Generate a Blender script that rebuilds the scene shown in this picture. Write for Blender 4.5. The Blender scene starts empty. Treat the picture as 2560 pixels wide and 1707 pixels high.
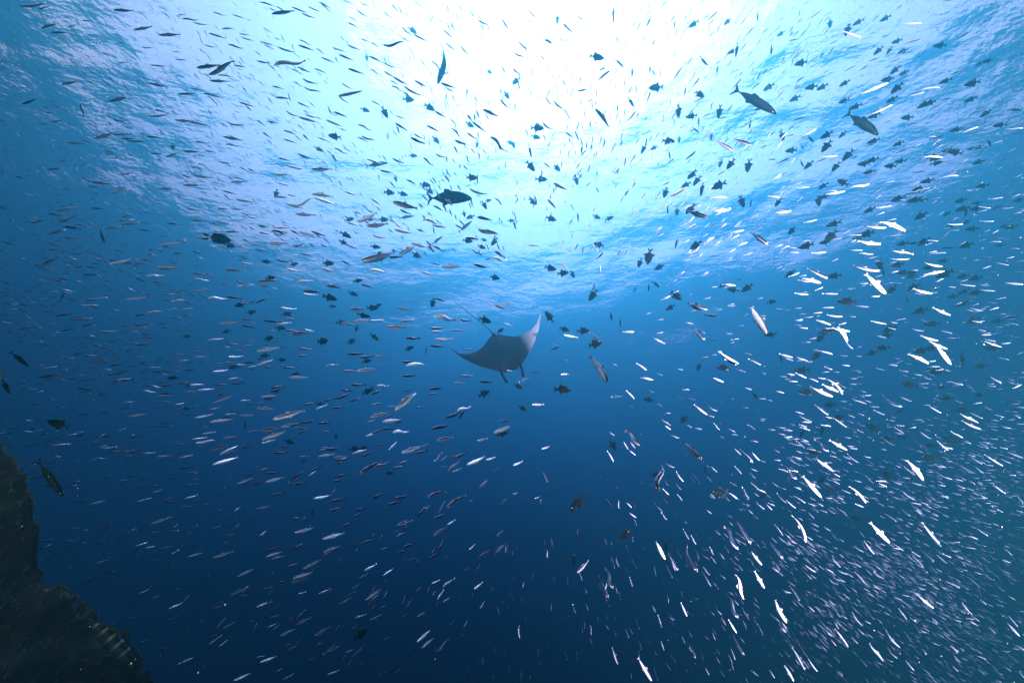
import bpy, math, random
import numpy as np
from mathutils import Vector, Matrix, Quaternion
R = math.radians
sc = bpy.context.scene
COL = sc.collection

# ---------------------------------------------------------------- camera
PITCH = 32.0
LENS = 14.6
cam_data = bpy.data.cameras.new('camera')
cam_data.lens = LENS
cam_data.sensor_width = 36
cam_data.clip_start = 0.02
cam_data.clip_end = 3000
cam = bpy.data.objects.new('camera', cam_data)
cam.rotation_euler = (R(90 + PITCH), 0, 0)
COL.objects.link(cam)
sc.camera = cam

# ---------------------------------------------------------------- world
SUN_ELEV, SUN_AZ = 68.0, 14.0       # degrees; azimuth measured from +Y towards +X
world = bpy.data.worlds.new('World')
sc.world = world
world.use_nodes = True
wn, wl = world.node_tree.nodes, world.node_tree.links
wn.clear()
wo = wn.new('ShaderNodeOutputWorld')
wb = wn.new('ShaderNodeBackground')
sky = wn.new('ShaderNodeTexSky')
sky.sky_type = 'NISHITA'
sky.sun_disc = False
sky.sun_elevation = R(SUN_ELEV)
sky.sun_rotation = R(SUN_AZ)
sky.air_density = 1.0
sky.dust_density = 4.0
sky.ozone_density = 1.0
geo = wn.new('ShaderNodeTexCoord')
cloud = wn.new('ShaderNodeTexNoise'); cloud.inputs['Scale'].default_value = 3.0; cloud.inputs['Detail'].default_value = 5.0
wl.new(geo.outputs['Generated'], cloud.inputs[0])
cramp = wn.new('ShaderNodeMapRange'); cramp.inputs[1].default_value = 0.3; cramp.inputs[2].default_value = 0.65
cramp.inputs[3].default_value = 0.65; cramp.inputs[4].default_value = 0.95
wl.new(cloud.outputs[0], cramp.inputs[0])
cmix = wn.new('ShaderNodeMix'); cmix.data_type = 'RGBA'
wl.new(cramp.outputs[0], cmix.inputs[0])
wl.new(sky.outputs[0], cmix.inputs[6])
cmix.inputs[7].default_value = (7.3, 5.0, 3.0, 1)     # bright broken cloud, on the scale of the sky texture
wl.new(cmix.outputs[2], wb.inputs[0])
wb.inputs[1].default_value = 0.13
# below the horizon there is no sky but the open sea: deep blue that darkens downward
sep = wn.new('ShaderNodeSeparateXYZ')
wl.new(geo.outputs['Generated'], sep.inputs[0])
ramp = wn.new('ShaderNodeValToRGB')
mr = wn.new('ShaderNodeMapRange')
mr.inputs[1].default_value = -1.0; mr.inputs[2].default_value = 0.1
wl.new(sep.outputs[2], mr.inputs[0]); wl.new(mr.outputs[0], ramp.inputs[0])
cr = ramp.color_ramp
cr.elements[0].position = 0.0; cr.elements[0].color = (0.0, 0.001, 0.006, 1)
cr.elements[1].position = 1.0; cr.elements[1].color = (0.001, 0.06, 0.16, 1)
e = cr.elements.new(0.72); e.color = (0.0, 0.004, 0.03, 1)
e = cr.elements.new(0.86); e.color = (0.0, 0.02, 0.08, 1)
wb2 = wn.new('ShaderNodeBackground')
wl.new(ramp.outputs[0], wb2.inputs[0])
wb2.inputs[1].default_value = 1.0
mx = wn.new('ShaderNodeMixShader')
mr2 = wn.new('ShaderNodeMapRange')
mr2.inputs[1].default_value = 0.03; mr2.inputs[2].default_value = 0.07
wl.new(sep.outputs[2], mr2.inputs[0]); wl.new(mr2.outputs[0], mx.inputs[0])
wl.new(wb2.outputs[0], mx.inputs[1]); wl.new(wb.outputs[0], mx.inputs[2])
wl.new(mx.outputs[0], wo.inputs[0])

# ---------------------------------------------------------------- sun
sd = bpy.data.lights.new('sun', 'SUN')
sd.energy = 3.3
sd.angle = R(60)
sd.color = (1.0, 0.90, 0.86)
sun = bpy.data.objects.new('sun', sd)
sv = Vector((math.cos(R(SUN_ELEV)) * math.sin(R(SUN_AZ)), math.cos(R(SUN_ELEV)) * math.cos(R(SUN_AZ)), math.sin(R(SUN_ELEV))))
sun.rotation_euler = sv.to_track_quat('Z', 'Y').to_euler()
COL.objects.link(sun)

# the two strobes of the underwater camera, whose flash lights the nearest fish
def strobe(x, y, z, aim, watts, col, cone):
    d = bpy.data.lights.new('camera_strobe', 'SPOT')
    d.energy = watts; d.color = col; d.spot_size = R(cone); d.spot_blend = 0.8; d.shadow_soft_size = 0.06
    o = bpy.data.objects.new('camera_strobe', d)
    o.location = CR0 @ Vector((x, y, z))
    o.rotation_euler = (-(CR0 @ Vector(aim))).to_track_quat('Z', 'Y').to_euler()
    COL.objects.link(o)
CR0 = cam.rotation_euler.to_matrix()
strobe(1.35, 0.30, 0.60, (0.55, -0.36, -1.0), 2600, (1.0, 0.85, 0.86), 112)
strobe(-0.75, 0.1, 0.30, (-0.15, -0.35, -1.0), 45, (0.95, 0.96, 1.0), 100)

# ---------------------------------------------------------------- exposure
sc.view_settings.view_transform = 'Standard'
sc.view_settings.look = 'None'
sc.view_settings.exposure = 2.22
sc.view_settings.gamma = 1.0
sc.view_settings.use_curve_mapping = False
sc.cycles.use_denoising = True
sc.cycles.max_bounces = 6
sc.cycles.volume_bounces = 0
sc.cycles.transparent_max_bounces = 16
sc.cycles.caustics_reflective = True
sc.cycles.caustics_refractive = True

def tag(o, label=None, cat=None, group=None, kind=None):
    if label: o['label'] = label
    if cat: o['category'] = cat
    if group: o['group'] = group
    if kind: o['kind'] = kind
    return o

def new_mat(name):
    m = bpy.data.materials.new(name)
    m.use_nodes = True
    m.node_tree.nodes.clear()
    return m, m.node_tree.nodes, m.node_tree.links

# ---------------------------------------------------------------- water surface seen from below
SURF = 17.0
def waves(x, y):
    z = np.zeros_like(x)
    rng = np.random.RandomState(4)
    for i in range(26):
        wl_ = 0.9 * 1.16 ** i if i < 20 else rng.uniform(6, 20)
        a = math.radians(rng.normal(70, 38))
        k = 2 * math.pi / wl_
        amp = 0.0072 * wl_ ** 0.8
        z += amp * np.sin(k * (x * math.cos(a) + y * math.sin(a)) + rng.uniform(0, 6.28))
    return z
N = 420
u = np.linspace(-1, 1, N)
ax = np.sign(u) * (np.abs(u) * 26 + np.abs(u) ** 5 * 600)
X, Y = np.meshgrid(ax, ax)
fade = np.clip(1.2 - np.hypot(X, Y) / 120, 0, 1)
Z = SURF + waves(X, Y) * fade
verts = np.stack([X.ravel(), Y.ravel(), Z.ravel()], 1)
idx = np.arange(N * N).reshape(N, N)
faces = np.stack([idx[:-1, :-1].ravel(), idx[:-1, 1:].ravel(), idx[1:, 1:].ravel(), idx[1:, :-1].ravel()], 1)
me = bpy.data.meshes.new('water_surface')
me.from_pydata(verts.tolist(), [], faces.tolist())
me.polygons.foreach_set('use_smooth', np.ones(len(faces), bool))
water = bpy.data.objects.new('water_surface', me)
COL.objects.link(water)
tag(water, kind='structure')
m, n, l = new_mat('sea_surface')
out = n.new('ShaderNodeOutputMaterial')
tc = n.new('ShaderNodeTexCoord')
def noise(scale, detail, sx, sy, rot=0, rough=0.5):
    mp = n.new('ShaderNodeMapping')
    mp.inputs['Scale'].default_value = (sx, sy, 1)
    mp.inputs['Rotation'].default_value = (0, 0, R(rot))
    t = n.new('ShaderNodeTexNoise')
    t.inputs['Scale'].default_value = scale
    t.inputs['Detail'].default_value = detail
    t.inputs['Roughness'].default_value = rough
    l.new(tc.outputs['Object'], mp.inputs[0]); l.new(mp.outputs[0], t.inputs[0])
    return t
n1 = noise(1.1, 3, 1.0, 1.6, 15)
n2 = noise(3.6, 4, 1.0, 1.8, -20)
add = n.new('ShaderNodeMath'); add.operation = 'MULTIPLY_ADD'
add.inputs[1].default_value = 0.30
l.new(n2.outputs[0], add.inputs[0]); l.new(n1.outputs[0], add.inputs[2])
bump = n.new('ShaderNodeBump')
bump.inputs['Strength'].default_value = 1.0
bump.inputs['Distance'].default_value = 0.08
l.new(add.outputs[0], bump.inputs['Height'])
fr = n.new('ShaderNodeFresnel'); fr.inputs[0].default_value = 1.33
l.new(bump.outputs[0], fr.inputs['Normal'])
tr = n.new('ShaderNodeBsdfTransparent')
rf = n.new('ShaderNodeBsdfRefraction'); rf.inputs['IOR'].default_value = 1.33; rf.inputs['Roughness'].default_value = 0.0
l.new(bump.outputs[0], rf.inputs['Normal'])
gl = n.new('ShaderNodeBsdfGlossy'); gl.inputs['Roughness'].default_value = 0.03
l.new(bump.outputs[0], gl.inputs['Normal'])
m1 = n.new('ShaderNodeMixShader'); m1.inputs[0].default_value = 0.10
l.new(tr.outputs[0], m1.inputs[1]); l.new(rf.outputs[0], m1.inputs[2])
m2 = n.new('ShaderNodeMixShader')
l.new(fr.outputs[0], m2.inputs[0]); l.new(m1.outputs[0], m2.inputs[1]); l.new(gl.outputs[0], m2.inputs[2])
l.new(m2.outputs[0], out.inputs[0])
me.materials.append(m)

# ---------------------------------------------------------------- the water itself
def box(name, a, b):
    v = [(x, y, z) for z in (a[2], b[2]) for y in (a[1], b[1]) for x in (a[0], b[0])]
    f = [(0, 2, 3, 1), (4, 5, 7, 6), (0, 1, 5, 4), (2, 6, 7, 3), (0, 4, 6, 2), (1, 3, 7, 5)]
    q = bpy.data.meshes.new(name); q.from_pydata(v, [], f)
    o = bpy.data.objects.new(name, q); COL.objects.link(o)
    return o
haze = box('haze', (-90, -30, -50), (80, 110, float(Z.min()) - 0.05))
tag(haze, kind='stuff')
m, n, l = new_mat('sea_water')
out = n.new('ShaderNodeOutputMaterial')
pv = n.new('ShaderNodeVolumePrincipled')
pv.inputs['Color'].default_value = (0.09, 0.75, 0.88, 1)
pv.inputs['Absorption Color'].default_value = (0, 0, 0, 1)
pv.inputs['Density'].default_value = 0.040
pv.inputs['Anisotropy'].default_value = 0.77
va = n.new('ShaderNodeVolumeAbsorption')
va.inputs[0].default_value = (0.06, 0.18, 0.63, 1)
va.inputs[1].default_value = 0.075
ad = n.new('ShaderNodeAddShader')
l.new(pv.outputs[0], ad.inputs[0]); l.new(va.outputs[0], ad.inputs[1])
l.new(ad.outputs[0], out.inputs['Volume'])
haze.data.materials.append(m)
# ---------------------------------------------------------------- where the fish of the school swim
# heads and tails, four numbers a fish, kept in sixteen squares of water (column, row)
SILVER = {
(0,0): "1450 325 1660 318 1910 305 2075 355 1910 690 2160 560 2035 265 2145 262 1225 280 1400 245 1035 95 1230 100 1310 715 1410 745 1350 760 1540 805 1870 855 2050 903 1800 625 2020 597 1380 600 1550 612 1415 1005 1545 1040 1370 1075 1550 1050 985 930 1190 895 2080 1115 2285 1180 1600 1105 1780 1115 1730 1120 1940 1155 1030 1100 1180 1125 740 950 770 1080 860 1280 1050 1220 1040 1240 1210 1225 610 1310 820 1320 1170 1295 1350 1300 1110 1275 1240 1275 1670 1390 1840 1395 2190 940 2350 985 1920 740 2100 752 1990 685 2150 710 1620 140 1720 140 1670 180 1820 180 1770 210 1910 235 1950 110 2070 150 2130 135 2245 172 1070 395 1180 398 1300 440 1415 440 1085 580 1180 572 180 70 450 30 350 90 450 60 370 260 540 215 620 250 720 225 750 190 860 195 460 300 630 305 560 780 730 745 200 960 340 910 230 1060 360 1060 460 1125 600 1100 540 1480 630 1465 430 1560 580 1540 1015 1460 1150 1445 1375 1410 1490 1415 1520 1445 1640 1400 2005 1490 2130 1500 1790 1305 1920 1315 2065 1330 2210 1335 2040 1255 2230 1290 1335 1255 1480 1262 1630 865 1800 860 1750 815 1860 825 1605 545 1725 555 1580 475 1680 485 1870 415 1990 440 2090 410 2230 445 2190 310 2310 330 2210 345 2340 380 2140 600 2260 620",
(1,0): "30 15 175 60 115 75 200 110 140 130 360 100 325 65 490 130 415 125 540 170 475 65 605 115 570 15 690 80 590 45 705 115 845 150 935 205 835 205 935 255 920 90 1010 155 1170 110 1255 178 1235 40 1315 112 790 0 900 45 945 30 1050 60 1450 5 1530 75 1855 40 1920 125 1825 125 1875 200 2025 185 2160 245 2045 215 2100 305 2250 170 2340 300 35 385 190 425 70 410 165 455 190 435 375 490 390 370 520 415 385 415 530 465 545 445 640 500 700 440 830 480 835 415 955 462 955 355 1040 385 1045 380 1145 450 1160 408 1390 400 1325 335 1420 400 1340 240 1440 355 1440 315 1590 390 160 607 460 552 0 560 125 585 590 525 730 580 755 500 890 555 1035 515 1160 575 1155 572 1300 632 320 638 440 680 375 615 500 668 530 625 665 685 840 630 985 680 1045 640 1145 690 1165 650 1265 710 1250 705 1400 785 1230 735 1325 790 1235 795 1370 835 1350 800 1545 890 1450 738 1575 802 1690 762 1830 810 1730 800 1825 850 1735 392 1840 475 1870 425 1970 515 1610 558 1700 635 1780 215 1835 285 1720 275 1820 365 145 790 260 820 340 750 430 795 440 795 610 865 420 730 560 775 780 765 890 825 750 885 1015 828 755 885 850 950 175 893 315 908 375 940 495 988 1060 925 1145 970 1345 845 1440 905 265 1022 385 1075 385 1075 580 1128 445 1052 570 1085 710 1027 835 1075 640 1102 800 1165 930 1150 1075 1195 1280 1060 1380 1102 1275 1130 1390 1200 1635 1020 1740 1078 95 1113 205 1135 250 1195 370 1235 250 1277 375 1315 560 1260 700 1310 715 1363 835 1410 930 1255 1040 1312 965 1242 1100 1308 1445 1228 1535 1278 1410 1262 1550 1322 1560 1150 1695 1215 1780 1090 1850 1160 1785 1180 1900 1262 1930 1055 1985 1115 1980 1115 2115 1215 1935 1218 2020 1278 2140 1258 2315 1390 2235 908 2320 1000 2080 1005 2225 1070 1815 1288 1940 1332 1650 1405 1745 1467 1530 1450 1630 1520 1245 1455 1355 1500 380 1415 520 1460 205 1450 320 1480 265 1520 450 1555 500 1558 700 1553 1015 1462 1170 1508",
(2,0): "20 50 62 130 158 82 222 190 345 28 368 105 620 0 645 75 800 0 800 60 832 25 832 100 708 95 708 180 840 160 836 240 925 70 940 260 960 60 945 150 940 0 935 70 1188 0 1185 50 155 172 172 250 45 250 88 322 212 318 260 392 368 282 380 345 378 350 398 430 435 335 500 408 495 342 548 422 462 213 580 325 640 240 678 320 55 378 150 480 112 410 148 500 18 478 118 545 15 548 68 608 260 492 310 580 318 580 368 655 475 597 518 682 172 635 218 718 0 625 95 705 358 682 405 742 458 718 500 820 408 768 438 845 545 782 566 880 300 890 378 980 388 920 470 1030 475 988 520 1080 775 820 778 900 862 515 865 605 965 610 948 695 1100 458 1088 525 1298 355 1288 438 1125 195 1102 288 1180 200 1142 310 1190 228 1185 300 1275 120 1272 165 1305 170 1292 225 1435 112 1412 175 1688 120 1662 165 1608 152 1572 210 1900 100 1770 210 1512 258 1505 345 1608 245 1562 325 1565 340 1538 395 1825 245 1785 310 1840 275 1820 325 1928 205 1892 272 1950 285 1935 340 2150 160 2088 245 2225 250 2120 350 2098 325 2052 382 2140 350 2105 405 2282 360 2242 430 1740 398 1722 455 1868 382 1845 438 1935 420 1902 475 2000 390 1968 440 2165 398 2070 485 1505 460 1475 520 1678 460 1650 510 1985 482 1942 565 2148 480 2120 515 1780 515 1760 570 1920 550 1865 603 2030 552 1960 618 2068 530 2042 578 1598 540 1575 598 1662 525 1595 612 1562 615 1470 750 900 645 770 755 1022 722 1042 808 1080 692 1060 758 1150 772 1130 880 1690 650 1640 748 1722 712 1655 810 1550 740 1525 792 2235 552 2155 650 2225 612 2188 688 2038 640 2000 690 2228 705 2165 770 1305 745 1300 800 1415 772 1350 850 1275 840 1232 950 1168 895 1138 962 1390 925 1360 992 1462 912 1442 985 1845 805 1812 862 2110 720 2010 830 2275 758 2185 838 968 950 975 1062 728 942 755 1030 658 1008 678 1092 770 995 900 1175 1145 1020 1042 1130 1165 1028 1148 1100 1000 1095 980 1165 1770 892 1648 948 1675 985 1600 1095 1825 1040 1730 1085 1865 1045 1838 1105 1498 1092 1480 1172 1580 1142 1532 1198 1645 1168 1605 1232 1770 1158 1732 1218 1850 1190 1730 1290 1990 1100 1942 1150 2005 1178 1965 1230 2208 1188 2150 1252 2180 1125 2092 1185 225 1122 295 1210 270 1125 368 1195 112 1188 165 1258 485 1212 575 1275 578 1195 612 1305 625 1265 655 1350 1018 1215 992 1305 960 1308 908 1382 1355 1225 1302 1282 1420 1200 1390 1265 1140 1415 1090 1485 1490 1455 1415 1510 1688 1385 1592 1475 1640 1460 1598 1518 1768 1492 1722 1542 1900 1375 1852 1438 1990 1268 1940 1320 2082 1295 2035 1355 2040 1390 1870 1290 2205 1335 2035 1275 290 1488 362 1555 958 1528 940 1568",
(3,0): "108 25 65 70 390 0 320 50 652 5 595 45 160 80 135 120 98 115 60 160 100 180 55 222 500 90 360 190 318 172 258 228 315 208 280 248 565 120 510 160 568 150 512 200 715 112 675 142 1025 140 955 188 1415 215 1215 220 1865 295 1725 350 1998 205 1900 260 1410 365 1250 405 2170 355 2055 395 2325 305 2240 345 1995 665 1870 725 1785 645 1650 700 640 365 555 420 345 275 290 355 860 345 660 280 495 315 455 350 960 268 885 305 820 410 700 470 1025 530 905 572 1215 535 1092 588 1470 565 1370 620 925 595 830 658 810 600 680 668 565 570 470 630 460 515 375 572 340 455 260 500 245 475 190 520 255 515 200 558 655 480 610 525 565 645 495 685 340 700 255 762 620 430 530 515 300 785 250 820 1110 760 850 865 1585 800 1400 820 1440 845 1285 890 1145 960 925 1060 1685 895 1565 935 1595 955 1485 1005 2010 1000 1910 1028 1225 1045 1105 1090 1390 1120 1262 1165 1935 1160 1775 1225 1935 1205 1820 1235 2350 1180 2180 1180 2350 1222 2240 1230 1620 1248 1480 1285 350 1075 205 1115 560 1055 455 1125 205 1060 120 1100 990 885 915 925 785 905 690 945 945 1178 840 1220 1295 1360 1170 1410 1610 1440 1410 1440 985 1320 890 1340 865 1275 760 1320 2240 1445 2100 1500 2075 1490 1950 1505 1680 1470 1570 1500 645 1430 480 1440 75 1465 0 1465 210 1450 80 1500 550 1445 445 1490 825 1435 740 1460 1125 1455 1040 1470 380 1220 275 1295 445 1185 300 1260 240 1235 160 1255 70 1200 0 1265 240 1155 180 1200 295 1155 235 1190 340 865 290 900 140 900 100 935 545 930 480 965 1550 125 1480 160 1700 10 1580 10 2350 600 2210 590",
(0,1): "1095 45 1260 5 815 105 1040 125 795 150 930 150 995 195 1200 175 1445 155 1600 175 1675 135 1850 135 1755 38 1945 70 2110 105 2270 100 2040 185 2170 215 2160 265 2320 290 1985 345 2110 355 2110 350 2235 355 1710 345 1830 365 1745 450 1890 470 1990 470 2130 488 1530 482 1670 498 1260 540 1400 552 1075 460 1225 450 1115 495 1300 480 970 530 1110 515 435 390 585 420 550 460 720 405 220 475 350 425 280 480 420 455 425 575 620 545 580 612 675 610 1465 685 1670 655 1775 610 1940 612 1920 695 2060 700 2060 565 2195 560 1455 595 1575 588 1580 765 1695 752 995 860 1220 810 1440 880 1670 875 1440 900 1600 910 750 955 895 955 1215 855 1340 858 1335 970 1530 955 1755 950 1910 948 2065 915 2230 918 2200 845 2320 858 680 770 780 755 680 890 790 880 360 890 535 790 500 1015 630 1005 740 1230 910 1240 615 1180 735 1185 790 1190 1000 1160 1155 1180 1355 1165 1390 1022 1540 1028 1170 965 1280 962 1760 1095 1940 1085 1780 990 1925 1010 2175 1055 2335 1050 1905 1170 2100 1170 1565 1198 1740 1180 1470 1135 1600 1135 2070 1155 2220 1175 2165 1210 2290 1218 2275 1215 2350 1195 1240 1330 1365 1315 1355 1300 1520 1285 1650 1275 1770 1260 1470 1442 1605 1438 1180 1485 1270 1475 1215 1440 1410 1408 1250 1545 1405 1528 2015 1398 2200 1388 2215 1420 2340 1440 1900 1555 2060 1540 920 1475 1100 1470 500 1338 670 1312 635 1370 870 1352 745 1435 890 1390 550 1475 680 1450 1560 1350 1675 1348 830 345 960 350 510 370 720 330",
(1,1): "155 20 330 55 205 115 320 140 285 218 415 248 165 235 300 250 280 310 435 345 345 315 555 258 515 215 720 235 530 250 745 312 805 190 930 228 1055 255 1150 320 1140 0 1255 20 1380 80 1475 130 1250 285 1485 350 1315 355 1415 400 920 478 1110 390 830 470 930 505 1000 510 1210 490 1525 460 1700 472 1620 490 1745 530 1630 318 1725 375 1955 175 2120 220 2185 252 2275 315 2030 425 2170 455 2040 535 2225 590 1830 498 1910 540 1265 540 1435 572 1075 600 1190 618 345 395 540 410 15 502 125 520 150 518 350 525 20 570 150 580 140 550 290 570 385 565 570 595 500 555 635 600 105 672 300 668 410 762 530 778 815 675 945 715 270 900 420 925 595 895 740 930 785 835 890 865 1035 905 1200 930 170 820 325 835 970 840 1290 740 1215 795 1340 790 1310 775 1480 680 1425 670 1580 705 1920 615 2060 630 1620 700 1740 732 1975 730 2080 770 2185 738 2290 800 2150 810 2305 820 2000 862 2125 892 1705 875 1880 882 1620 850 1705 870 1520 930 1635 955 10 1022 205 1010 365 1018 520 1010 630 1050 785 1080 965 1045 1080 1068 435 1105 590 1112 430 1132 565 1145 0 1215 115 1165 220 1260 370 1272 845 1268 1005 1275 1295 1260 1420 1275 1645 1172 1750 1200 2110 1210 2190 1240 2190 1230 2300 1275 2250 1222 2350 1228 1630 1335 1850 1368 1865 1365 1965 1382 1315 1390 1465 1365 60 1375 210 1388 190 1412 330 1395 260 1465 400 1475 305 1485 500 1498 890 1385 1050 1368 1050 1372 1175 1378 775 1402 895 1412 1195 1432 1380 1445 1590 1450 1735 1440 1610 1475 1715 1475 1805 1468 1910 1470 1365 1540 1510 1538 1635 1552 1820 1545 2270 1395 2350 1420",
(2,1): "605 5 645 90 940 0 940 40 378 112 505 178 778 145 795 215 1105 45 1145 135 150 232 228 300 328 262 410 355 538 302 578 380 698 478 730 540 910 555 955 615 1242 182 1190 260 1035 225 992 298 1610 158 1425 250 1635 195 1580 270 1705 120 1660 185 1430 255 1390 300 2115 35 2045 102 1955 0 1875 50 2080 95 2040 145 2150 155 2112 200 1970 240 1800 262 2010 345 1830 385 1800 432 1595 365 1675 420 1590 495 1685 485 1605 540 1820 480 1770 520 2035 385 1980 420 2268 405 2198 435 2110 462 2045 510 2270 492 2205 528 2135 545 2005 575 1390 572 1335 618 1635 632 1565 668 1810 650 1725 675 1935 602 1885 640 2350 680 2185 560 2160 655 2055 702 2210 750 2130 780 2100 785 2058 815 2030 812 1970 835 1725 730 1665 770 1635 810 1562 832 1640 875 1600 912 1590 925 1525 962 1800 945 1730 970 2200 888 2125 925 490 695 535 752 152 680 262 695 735 678 795 745 432 835 515 900 805 875 820 950 2120 995 2050 1010 1890 1060 1830 1075 2050 1052 1920 1045 2095 1075 2050 1095 1455 1148 1370 1188 1825 1162 1760 1180 1785 1278 1600 1215 1905 1335 1770 1325 1690 1278 1640 1295 1280 1300 1232 1322 1930 1268 1880 1285 2040 1220 1978 1238 2305 1165 2248 1182 1395 1362 1335 1372 1660 1405 1595 1392 1770 1555 1650 1440 1770 1495 1690 1450 2340 1500 2195 1245 1125 1480 1015 1480 475 1508 605 1530 815 1568 705 1490 1385 1482 1318 1495 2080 1335 2045 1332 2135 1420 2080 1425 2335 1330 2265 1330 1870 1555 1805 1545 2085 1545 2010 1550 2180 1518 2105 1505 2030 1500 1970 1495 1375 1568 1295 1535",
(3,1): "1025 5 900 50 1450 10 1325 15 1755 40 1600 60 1860 50 1780 58 935 120 755 160 710 190 525 220 385 148 265 160 1155 95 1045 120 1385 205 1250 215 115 245 0 235 210 370 40 390 475 360 360 385 455 452 330 478 2165 245 2025 265 2055 345 1930 330 2260 340 2145 350 1135 322 990 345 1265 545 1020 460 1085 525 905 512 1795 495 1635 492 1770 435 1690 435 2085 465 1940 465 1305 565 1225 568 1235 588 1130 602 1040 680 830 648 1340 775 1125 715 1570 645 1450 640 1760 545 1665 548 2150 620 2025 640 2150 650 2030 655 1640 752 1500 760 875 730 755 732 970 765 840 760 1305 812 1150 815 1700 825 1640 820 1605 885 1440 850 1625 920 1430 955 2220 870 2095 845 2320 715 2225 715 2065 795 1985 792 540 750 400 758 405 640 310 650 250 850 190 855 295 935 190 975 550 990 355 900 485 1028 310 985 390 1020 270 1005 1025 925 770 875 1080 1130 890 940 1510 1135 1330 1085 1450 1140 1345 1125 1245 1032 1165 1030 1910 1060 1765 1045 2050 1055 1935 1050 2095 1105 1950 1095 2350 1045 2180 1030 2350 930 2265 930 1920 1168 1810 1150 2110 1215 2025 1205 1980 1290 1860 1262 650 1130 500 1128 815 1080 745 1080 690 1345 540 1325 575 1412 440 1368 755 1480 590 1445 735 1568 645 1425 920 1248 810 1242 1095 1410 945 1380 1680 1330 1510 1255 1435 1475 1325 1455 1490 1390 1405 1372 1700 1495 1590 1470 2310 1415 2205 1398 2320 1530 2200 1515 1565 1568 1400 1515 2100 1568 1980 1545 1090 1535 1000 1515 610 1255 505 1258 1230 1270 1160 1265 420 1340 340 1350 355 1312 290 1315 310 1262 250 1262 320 1380 250 1370 375 1140 245 1125",
(0,2): "1240 38 1380 22 1145 92 1240 72 845 135 920 118 1560 118 1700 112 1770 145 1915 138 1750 95 1860 98 2085 145 2230 138 2065 25 2195 28 2230 200 2350 188 2275 240 2350 222 1430 168 1510 162 1545 212 1650 202 1695 270 1810 252 1945 280 2100 262 1925 312 2000 305 1390 285 1515 268 1105 285 1200 265 1010 230 1135 205 805 200 1010 180 595 218 690 210 1060 355 1205 338 1190 372 1285 362 820 355 910 338 975 415 1045 410 1290 412 1395 405 1455 412 1580 400 1615 392 1730 378 1810 450 1965 435 1645 482 1770 465 1740 500 1815 490 1970 400 2090 395 2115 390 2250 380 1275 512 1360 500 1445 498 1590 495 770 538 880 535 605 540 700 540 435 530 540 538 385 250 525 230 350 335 560 300 730 465 850 440 1120 562 1235 550 1085 625 1220 592 1170 690 1350 662 1410 655 1475 638 1550 678 1650 665 915 660 1020 652 720 680 850 658 425 650 500 640 1955 560 2150 495 1910 628 2015 608 1780 705 1960 665 1915 740 2140 712 2255 580 2350 570 2065 670 2165 662 2200 680 2330 675 1490 782 1615 780 1350 782 1480 778 910 885 1040 860 1185 885 1320 855 1795 930 1975 905 1920 1000 2095 945 2015 1035 2190 952 2035 1055 2175 995 1950 1130 2190 1060 455 960 660 935 1590 945 1720 940 1845 850 1980 830 1755 900 1900 880 2035 885 2195 868 1095 1020 1250 992 1115 1055 1240 1045 1295 1032 1430 1020 1430 1055 1575 1048 1635 1070 1780 1040 885 1075 985 1070 1640 1165 1780 1152 1720 1208 1840 1195 1175 1245 1290 1210 1545 1270 1660 1238 1690 1330 1830 1305 1230 1355 1340 1330 1345 1335 1475 1320 230 1155 345 1120 415 1118 530 1105 670 1290 735 1280 2175 1310 2320 1250 1685 1450 1815 1405 805 1500 975 1460 690 1480 810 1458 1075 1390 1145 1375 320 1380 385 1375 1515 1472 1620 1468 1655 1515 1750 1505",
(1,2): "5 90 220 55 220 55 290 45 380 75 530 65 375 135 490 128 0 220 160 165 60 235 175 238 240 250 380 235 300 328 475 328 640 222 760 210 795 272 920 270 920 272 1100 252 835 115 980 112 940 150 1075 135 1090 135 1190 140 1335 188 1450 190 1380 215 1555 205 1335 318 1465 312 1600 40 1730 48 1915 70 2000 80 1880 318 1990 318 1815 380 1910 382 2040 370 2165 372 2300 265 2350 270 865 398 1005 400 1105 408 1225 405 125 435 265 405 35 508 195 498 0 575 85 548 420 585 545 562 615 545 720 525 722 525 840 500 1590 440 1710 425 1575 490 1670 472 1270 635 1475 470 1205 598 1290 590 1045 695 1225 650 1460 612 1540 605 1355 508 1440 495 150 715 450 635 5 610 175 620 1735 705 1880 650 1840 638 1975 595 1160 735 1340 718 50 905 275 820 35 820 215 795 225 785 400 752 410 750 540 728 565 752 690 742 600 835 695 825 1005 872 1120 830 1250 838 1410 818 1615 808 1760 765 1650 905 1810 880 2180 840 2335 780 2025 908 2130 890 2235 738 2320 725 145 1028 300 1015 570 985 680 968 635 998 785 970 570 1055 720 1035 390 1060 495 1055 710 1060 830 1055 720 1095 860 1072 885 1028 1020 990 1335 1020 1515 965 1450 1030 1570 1000 940 1212 1150 1095 1080 1160 1220 1105 1305 1128 1405 1088 1255 1170 1365 1138 1810 1078 1935 1015 1930 1140 2100 1058 2105 1090 2195 1062 5 1195 135 1155 65 1215 210 1198 325 1315 465 1290 85 1290 260 1245 715 1245 845 1215 700 1288 805 1265 1685 1170 1770 1142 1805 1195 1890 1162 2175 1192 2240 1162 2045 1350 2130 1265 125 1420 265 1382 520 1445 685 1412 680 1472 830 1438 1060 1445 1185 1378 1270 1448 1400 1410 1205 1500 1330 1468 1565 1425 1745 1370 1740 1525 1925 1405 1955 1470 2005 1442 2245 1490 2330 1435 0 1535 130 1510 660 1560 800 1520 905 1550 1010 1525",
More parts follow.
